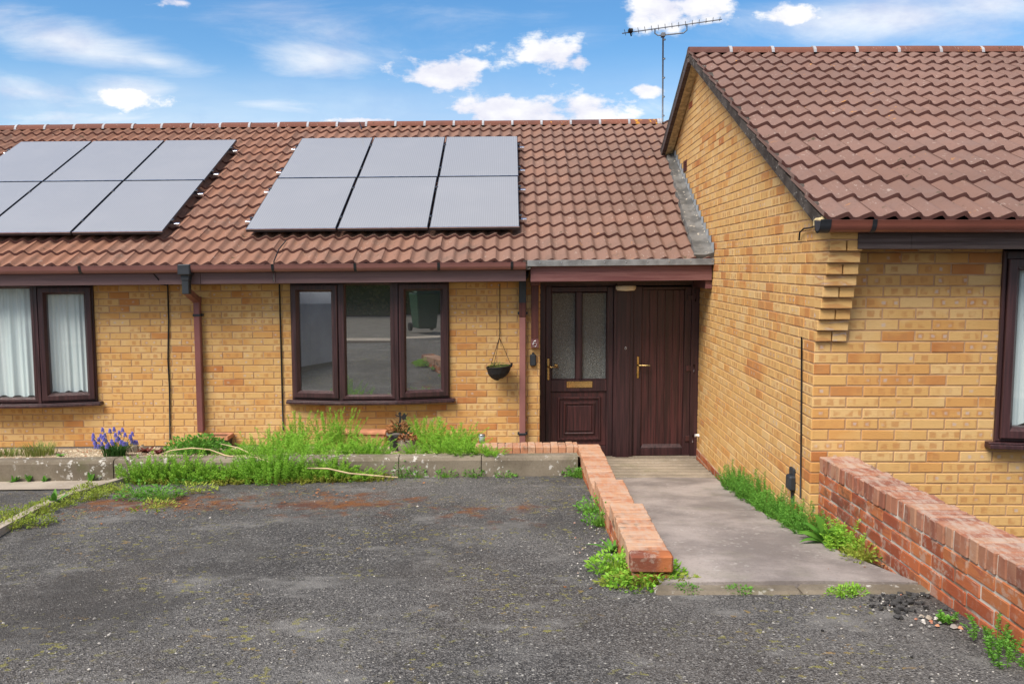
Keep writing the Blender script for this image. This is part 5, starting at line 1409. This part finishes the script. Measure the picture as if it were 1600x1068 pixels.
# solar garden light
p = on_bed(753, 704); gl_ = empty('garden_light', p, 'small clear glass garden light on a dark spike at the right of the weeds', 'garden light')
zt = P(753, 676, p.y).z
m = MB(); m.tube([(p.x, p.y, p.z-.03), (p.x, p.y, zt-.10)], .005, 6); m.build('spike', M['char_iron'], gl_)
m = MB(); m.lathe([(.001, 0), (.026, 0), (.030, .03), (.032, .075), (.001, .075)], (p.x, p.y, zt-.10), 14); m.build('lamp_glass', M['solar_glass'] if False else M['frost'] if 'frost' in M else M['zinc'], gl_)
m = MB(); m.lathe([(.001, .012), (.036, .008), (.036, 0), (.001, 0)], (p.x, p.y, zt-.022), 14); m.build('lid', M['steel'], gl_)
# curved terracotta pipe end
p = on_bed(733, 694); zt = P(734, 678, p.y).z; m = MB(); m.tube([(0, 0, 0), (0, 0, zt-p.z-.04), (.015, -.01, zt-p.z-.01), (.045, -.02, zt-p.z+.005)], [.013, .013, .015, .017], 8); o = place(m, 'terracotta_spout', 'terracotta', 'small curved terracotta spout poking out of the weeds by the glass light', 'ornament'); o.location = p
# dead stems
def stick(pts, r, lbl):
    pts = [Vector(q) for q in pts]; o0 = pts[0].copy(); m = MB(); m.tube([q-o0 for q in pts], r, 6)
    o = place(m, 'dead_branch', 'dry_stem', lbl, 'branch'); o.location = o0
def sb(u, v, y): return P(u, v, y)
stick([sb(245, 711, 7.9), sb(268, 703, 7.92), sb(300, 699.5, 7.9), sb(328, 702, 7.85), sb(352, 711, 7.75), sb(365, 713, 7.7)], [.004, .005, .006, .006, .006, .005], 'bleached dead stem arching over the dark mound and kerb')
stick([sb(345, 693, 8.0), sb(372, 699, 7.9), sb(400, 712, 7.7), sb(428, 719, 7.5)], [.004, .005, .005, .004], 'bleached dead stem sloping down towards the largest weed clump')
stick([sb(365, 712, 7.65), sb(400, 714, 7.6), sb(425, 723, 7.5)], [.004, .005, .005], 'short dead stem lying along the kerb top into the largest weed clump')
a_ = G(621, 747); stick([sb(480, 731, 7.35)+Vector((0, 0, .0)), sb(512, 731.5, 7.35), sb(545, 739, 7.32), (a_.x, a_.y, a_.z+.008)], [.006, .007, .008, .007], 'pale broken branch leaning from the weeds down onto the tarmac')

# ================================================================== STONES AND LITTER
def pebble(m, p, r, rn):
    a = [Vector((rng.uniform(.7, 1.2)*math.cos(w), rng.uniform(.6, 1.1)*math.sin(w), rng.uniform(-.1, .15)))*r for w in (0, 1.05, 2.1, 3.14, 4.2, 5.2)]
    t = Vector((rng.uniform(-.2, .2)*r, rng.uniform(-.2, .2)*r, r*rng.uniform(.45, .8)))
    m.add([p+q for q in a]+[p+t+q*.45 for q in a], [(i, (i+1) % 6, 6+(i+1) % 6, 6+i) for i in range(6)]+[(6, 7, 8, 9, 10, 11)], rn)
rng = random.Random(12); m = MB()
for k in range(7000):
    x = rng.uniform(-6.2, .6) if k % 3 else rng.uniform(-.8, .6); y = rng.uniform(7.80, YF-.02)
    if x > -.3 and y > 7.95: y = rng.uniform(7.8, 7.96)
    pebble(m, Vector((x, y, bedz(x, y)-.002)), rng.uniform(.007, .016), (rng.random(), rng.random(), 0, 1))
tag(m.build('gravel', M['stone']), 'loose pale gravel covering the planting bed', 'gravel', None, 'stuff')
m = MB()
def scatter(cu, cv, su, sv, n_, r0, r1):
    for k in range(n_):
        p = G(rng.gauss(cu, su), min(1075, max(748, rng.gauss(cv, sv))))
        if p.x > .6 and p.y > 4.15 and p.x < 2.1: continue
        if p.x > 2.05: continue
        pebble(m, p, rng.uniform(r0, r1), (rng.random()**.8, rng.random(), 0, 1))
scatter(930, 830, 25, 55, 130, .003, .009); scatter(1000, 925, 40, 14, 60, .005, .014); scatter(1462, 966, 24, 8, 30, .004, .011); scatter(1400, 940, 40, 14, 60, .003, .008)
for k in range(900):
    p = G(rng.uniform(0, 1560), 750+320*rng.random()**.8)
    if p.x > .6 and p.y > 4.15: continue
    pebble(m, p, rng.uniform(.0025, .0055) if rng.random() < .93 else rng.uniform(.006, .010), (rng.random(), rng.random()*.86, 0, 1))
tag(m.build('grit', M['grit']), 'loose stones and grit scattered over the tarmac', 'grit', None, 'stuff')
m = MB()
def leafbit(p, r):
    a = rng.uniform(0, 6.28); d = Vector((math.cos(a), math.sin(a), 0)); s = Vector((-d.y, d.x, 0)); m.add([p-d*r, p+s*r*.45+Vector((0, 0, .4*r*rng.random())), p+d*r+Vector((0, 0, .3*r*rng.random())), p-s*r*.45], [(0, 1, 2, 3)], (rng.random(), 0, 0, 1))
for (cu, cv, su, sv, n_) in ((250, 790, 90, 9, 260), (150, 800, 60, 10, 60), (480, 775, 50, 10, 90), (400, 752, 110, 5, 90), (945, 790, 12, 30, 40), (1060, 915, 60, 5, 70), (1380, 905, 40, 10, 40)):
    for k in range(n_):
        p = G(rng.gauss(cu, su), max(745, rng.gauss(cv, sv))); p.z += .006; leafbit(p, rng.uniform(.006, .018))
for k in range(150):
    y = rng.uniform(4.6, 8.6); x = pxr(y)+rng.uniform(-.04, .12); leafbit(Vector((x, y, pz_(y)-.005)), rng.uniform(.008, .02))
tag(m.build('leaf_litter', M['litter']), 'scattered brown dead leaves on the tarmac and by the path', 'leaf litter', None, 'stuff')
m = MB(); rng = random.Random(33)
for k in range(70):
    p = G(rng.gauss(1405, 24), rng.gauss(940, 8)); p.x = min(p.x, 2.05); m.cbox((-.5, -.5, -.5), (.5, .5, .5), (.04), (rng.random(), rng.random(), 0, 1), Matrix.Translation(p+Vector((0, 0, .004)))@Matrix.Rotation(rng.uniform(0, 6), 4, 'Z')@Matrix.Rotation(rng.uniform(-.5, .5), 4, 'X')@Matrix.Diagonal((rng.uniform(.008, .028), rng.uniform(.008, .02), rng.uniform(.006, .013), 1)), .18)
tag(m.build('broken_tarmac', M['black_tar']), 'crumbled black tarmac pieces heaped against the foot of the red wall', 'rubble', None, 'stuff')
# stones one can count beside the red wall
cl = [('white', 1440, 963), ('white', 1451, 965), ('terracotta', 1465, 977), ('terracotta', 1501, 981), ('grey', 1490, 979), ('pale', 1468, 967), ('dark', 1285, 985), ('dark', 1424, 1026)]
mats = {'white': 'slab_concrete', 'terracotta': 'terracotta', 'grey': 'path_concrete', 'pale': 'slab_concrete', 'dark': 'rubber'}
where = ['leftmost of the loose stones by the red wall', 'beside the leftmost stone by the red wall', 'among the loose stones, nearer the camera', 'rightmost of the loose stones at the foot of the red wall', 'between the two terracotta chips by the red wall', 'highest among the loose stones by the red wall', 'lying alone on the tarmac left of the loose stones', 'lying alone on the tarmac nearest the camera']
for (cname, u, v), wtxt in zip(cl, where):
    m = MB(); pebble(m, Vector((0, 0, 0)), rng.uniform(.012, .018)*(.6 if cname == 'dark' else 1), (rng.random(), 0, 0, 1)); o = place(m, 'loose_stone', mats[cname], f'{cname} stone chip {wtxt}', 'stone'); o.location = G(u, v)

# ================================================================== ACROSS THE ROAD (seen mirrored in the panes)
rng = random.Random(14)
m = MB(); hy = -9.0
for k in range(15000):
    x = rng.uniform(-26, 22); z = rng.uniform(0, 2.3); y = hy+.35*math.sin(x*1.1)*.4+rng.uniform(-.18, .18)+(.3*(z/2.3)**2)*-1
    if z > 2.0: y -= rng.uniform(0, .8)
    p = Vector((x, y, ZG+z)); d = Vector((rng.uniform(-1, 1), rng.uniform(-.2, 1), rng.uniform(-.5, 1))).normalized(); s = d.cross(Vector((rng.uniform(-1, 1), rng.uniform(-1, 1), rng.uniform(-1, 1)))).normalized(); L = rng.uniform(.10, .2)
    m.add([p, p+d*L*.5+s*L*.3, p+d*L, p+d*L*.5-s*L*.3], [(0, 1, 2, 3)], (rng.random(), rng.random()*.5, 0, 1))
m.box((-26, hy-1.3, ZG-.1), (22, hy-.22, ZG+2.1), (.0, .0, 0, 1))
tag(m.build('hedge', M['hedge_leaf']), 'tall dark green hedge across the road, mirrored in the top of the bay window', 'hedge')
bx, by, bz = 2.5, -1.2, ZG-.01
wb = empty('wheelie_bin', (bx, by, bz), 'green wheelie bin on the pavement, mirrored in the right pane of the bay window', 'wheelie bin')
m = MB(); m.add([(bx+sx_*w, by+sy_*w*1.15, z) for z, w in ((bz+.08, .22), (bz+.92, .29)) for sx_, sy_ in ((-1,-1),(1,-1),(1,1),(-1,1))], [(3,2,1,0),(4,5,6,7),(0,1,5,4),(1,2,6,5),(2,3,7,6),(3,0,4,7)]); m.build('body', M['bin_green'], wb, bevel=.03)
m = MB(); m.add([(bx+sx_*.31, by+sy_*.36, bz+.925+(.06 if sy_ < 0 else 0)) for sx_, sy_ in ((-1,-1),(1,-1),(1,1),(-1,1))]+[(bx+sx_*.28, by+sy_*.33, bz+1.0+(.06 if sy_ < 0 else 0)) for sx_, sy_ in ((-1,-1),(1,-1),(1,1),(-1,1))], [(3,2,1,0),(4,5,6,7),(0,1,5,4),(1,2,6,5),(2,3,7,6),(3,0,4,7)]); m.tube([(bx-.25, by-.42, bz+.95), (bx+.25, by-.42, bz+.95)], .02, 8); m.build('lid', M['bin_green'], wb, bevel=.02)
for s_ in (-1, 1):
    m = MB(); m.tube([(bx+s_*.24, by-.27, bz+.10), (bx+s_*.30, by-.27, bz+.10)], .10, 18); m.build('wheel', M['rubber'], wb)
cx, cy = -6.3, 4.6; czb = gz(cx, cy)
cv = empty('covered_car', (cx, cy, czb), 'parked car under a grey cloth cover, mirrored in the left pane of the bay window', 'car')
m = MB(); prc = [(-2.1, .25), (-2.12, .62), (-1.9, .86), (-1.0, .98), (-.45, 1.40), (.9, 1.44), (1.75, 1.02), (2.1, .88), (2.15, .25)]; vs = []; W_ = 14
for j in range(W_+1):
    t = j/W_*2-1; f = (1-abs(t)**5*.22)
    for (yy, zz) in prc:
        vs.append((cx+t*.88*(1-.10*max(0, zz-.8)), cy+yy*(1-.05*abs(t)**3), czb+.02+(zz*f if zz > .3 else .06)+.012*math.sin(j*2.3+yy*6)))
k = len(prc); m.add(vs, [(j*k+i, (j+1)*k+i, (j+1)*k+i+1, j*k+i+1) for j in range(W_) for i in range(k-1)], smooth=True)
for j in (0, W_): m.add([vs[j*k+i] for i in range(k)], [tuple(range(k))])
m.build('cover', M['cover_grey'], cv, fixn=True)
for sx_ in (-.78, .78):
    for sy_ in (-1.3, 1.3):
        m = MB(); m.tube([(cx+sx_-.09, cy+sy_, czb+.31), (cx+sx_+.09, cy+sy_, czb+.31)], .31, 20); m.build('wheel', M['rubber'], cv)

# ================================================================== SKY, SUN, CAMERA
w = bpy.data.worlds.new('World'); sc.world = w; w.use_nodes = True
t = w.node_tree; t.nodes.clear()
class WN(NT):
    def __init__(s, t): s.t = t
n = WN(t)
SUN_EL, SUN_AZ = R(52), R(222)               # compass bearing of the sun, clockwise from +Y
sky = n.node('ShaderNodeTexSky', sky_type='NISHITA'); sky.sun_disc = False; sky.sun_elevation = SUN_EL; sky.sun_rotation = SUN_AZ; sky.altitude = 50; sky.air_density = 1.0; sky.dust_density = .6; sky.ozone_density = 1.6
tc = n.node('ShaderNodeTexCoord').outputs['Generated']; s = n.sep(tc)
yy = n.math('MAXIMUM', s[1], .05); S = n.math('DIVIDE', s[0], yy); T = n.math('DIVIDE', s[2], yy)
front = n.step(s[1], .05, .25)
pv = n.comb(S, n.math('MULTIPLY', T, 1.8), 0)
def stc(u, v): d = ray(u, v); return d.x/d.y, d.z/d.y
def ell(u, v, ru, rv, rot=0, wt=1.0):
    s0, t0 = stc(u, v); dx = n.math('SUBTRACT', S, s0); dy = n.math('SUBTRACT', T, t0)
    ca, sa = math.cos(rot), math.sin(rot)
    X = n.math('ADD', n.math('MULTIPLY', dx, ca*F/ru), n.math('MULTIPLY', dy, sa*F/ru)); Y = n.math('ADD', n.math('MULTIPLY', dx, -sa*F/rv), n.math('MULTIPLY', dy, ca*F/rv))
    e = n.math('SUBTRACT', 1.0, n.math('SQRT', n.math('ADD', n.math('MULTIPLY', X, X), n.math('MULTIPLY', Y, Y))))
    return n.math('MULTIPLY', e, wt)
def mx(L):
    r = L[0]
    for q in L[1:]: r = n.math('MAXIMUM', r, q)
    return r
puffs = [(700, 116, 112, 38), (735, 104, 45, 22), (868, 82, 82, 34), (905, 95, 30, 24), (800, 178, 190, 44), (780, 162, 60, 26), (920, 172, 90, 36), (1035, 12, 80, 42), (1090, 8, 70, 34), (1000, 32, 30, 26), (1013, 143, 30, 14), (280, 4, 45, 15), (205, 150, 74, 28), (560, 190, 90, 10), (1240, 25, 60, 24)]
cum = mx([ell(*p_) for p_ in puffs])
nz = n.noise(pv, 15, 9, .62); nz2 = n.noise(n.map(pv, (1, 1, 1), (3, 1, 5)), 4.5, 5, .55)
cm_ = n.step(n.math('ADD', cum, n.math('ADD', n.math('MULTIPLY', n.math('SUBTRACT', nz, .5), 2.9), n.math('MULTIPLY', n.math('SUBTRACT', nz2, .5), 1.2))), .10, .62)
wisps = [(110, 68, 260, 52, -.22, 1.0), (240, 95, 120, 30, -.2, .8), (500, 95, 130, 40, -.15, .75), (480, 40, 260, 70, -.2, .35), (690, 40, 190, 60, 0, .35), (1400, 30, 330, 62, .05, 1.0), (1550, 10, 200, 50, 0, 1.0), (50, 145, 190, 38, -.1, .8), (200, 145, 130, 48, -.1, 1.1), (200, 185, 420, 30, 0, .7), (420, 165, 160, 26, -.1, .65), (1000, 170, 120, 40, 0, .5), (850, 25, 100, 50, 0, .25)]
wz = n.noise(n.map(pv, (.7, 1.8, 1), (0, 0, 0), (0, 0, .25)), 5, 8, .66, dist=.4)
wi = n.step(n.math('ADD', mx([ell(*p_) for p_ in wisps]), n.math('MULTIPLY', n.math('SUBTRACT', wz, .5), 1.7)), .0, 1.1)
low = n.math('MULTIPLY', n.step(T, .255, .14), n.lin(n.noise(n.map(pv, (.6, 1.6, 1), (4, 4, 4)), 3.0, 5), .3, .7, .1, .75))
wi = n.math('MAXIMUM', wi, low)
gen = n.step(n.noise(n.map(tc, (1, 1, 2)), 2.2, 7, .6), .36, .54)  # cloud cover out of view, thickened to make the ambient light neutral
mask = n.math('MAXIMUM', n.math('MULTIPLY', n.math('MAXIMUM', cm_, n.math('MULTIPLY', wi, .8)), front), n.math('MULTIPLY', gen, n.math('MULTIPLY', n.math('SUBTRACT', 1.0, front), .95)))
mask = n.math('MULTIPLY', mask, n.step(s[2], -.02, .04))
shade = n.mix(n.step(n.math('ADD', nz2, n.math('MULTIPLY', n.math('SUBTRACT', nz, .5), .5)), .36, .60), (.74, .75, .87), (1., 1., 1.))
b1 = n.node('ShaderNodeBackground'); n.put(b1.inputs[0], n.mix(.0, sky.outputs[0], sky.outputs[0])); b1.inputs[1].default_value = .092
hs = n.node('ShaderNodeHueSaturation'); hs.inputs['Saturation'].default_value = 1.34; n.link(sky.outputs[0], hs.inputs['Color']); n.link(hs.outputs[0], b1.inputs[0])
b2 = n.node('ShaderNodeBackground'); n.put(b2.inputs[0], shade); b2.inputs[1].default_value = .60
ms = n.node('ShaderNodeMixShader'); n.link(mask, ms.inputs[0]); n.link(b1.outputs[0], ms.inputs[1]); n.link(b2.outputs[0], ms.inputs[2])
ow = n.node('ShaderNodeOutputWorld'); n.link(ms.outputs[0], ow.inputs[0])

sl = bpy.data.lights.new('sun', 'SUN'); sl.energy = 3.3; sl.angle = R(36); sl.color = (1, .93, .83)
so = bpy.data.objects.new('sun', sl); COL.objects.link(so)
dsun = Vector((math.sin(SUN_AZ)*math.cos(SUN_EL), math.cos(SUN_AZ)*math.cos(SUN_EL), math.sin(SUN_EL)))
so.rotation_euler = dsun.to_track_quat('Z', 'Y').to_euler(); so.location = (0, 0, 30)

cam = bpy.data.cameras.new('camera'); cam.sensor_width = 36; cam.lens = F/1600*36; cam.clip_end = 1500; cam.clip_start = .05
co_ = bpy.data.objects.new('camera', cam); COL.objects.link(co_); co_.location = (0, 0, CZ); co_.rotation_euler = (math.pi/2-PH, 0, 0); sc.camera = co_
sc.view_settings.view_transform = 'Standard'; sc.view_settings.look = 'None'; sc.view_settings.exposure = 0.85; sc.view_settings.gamma = 1
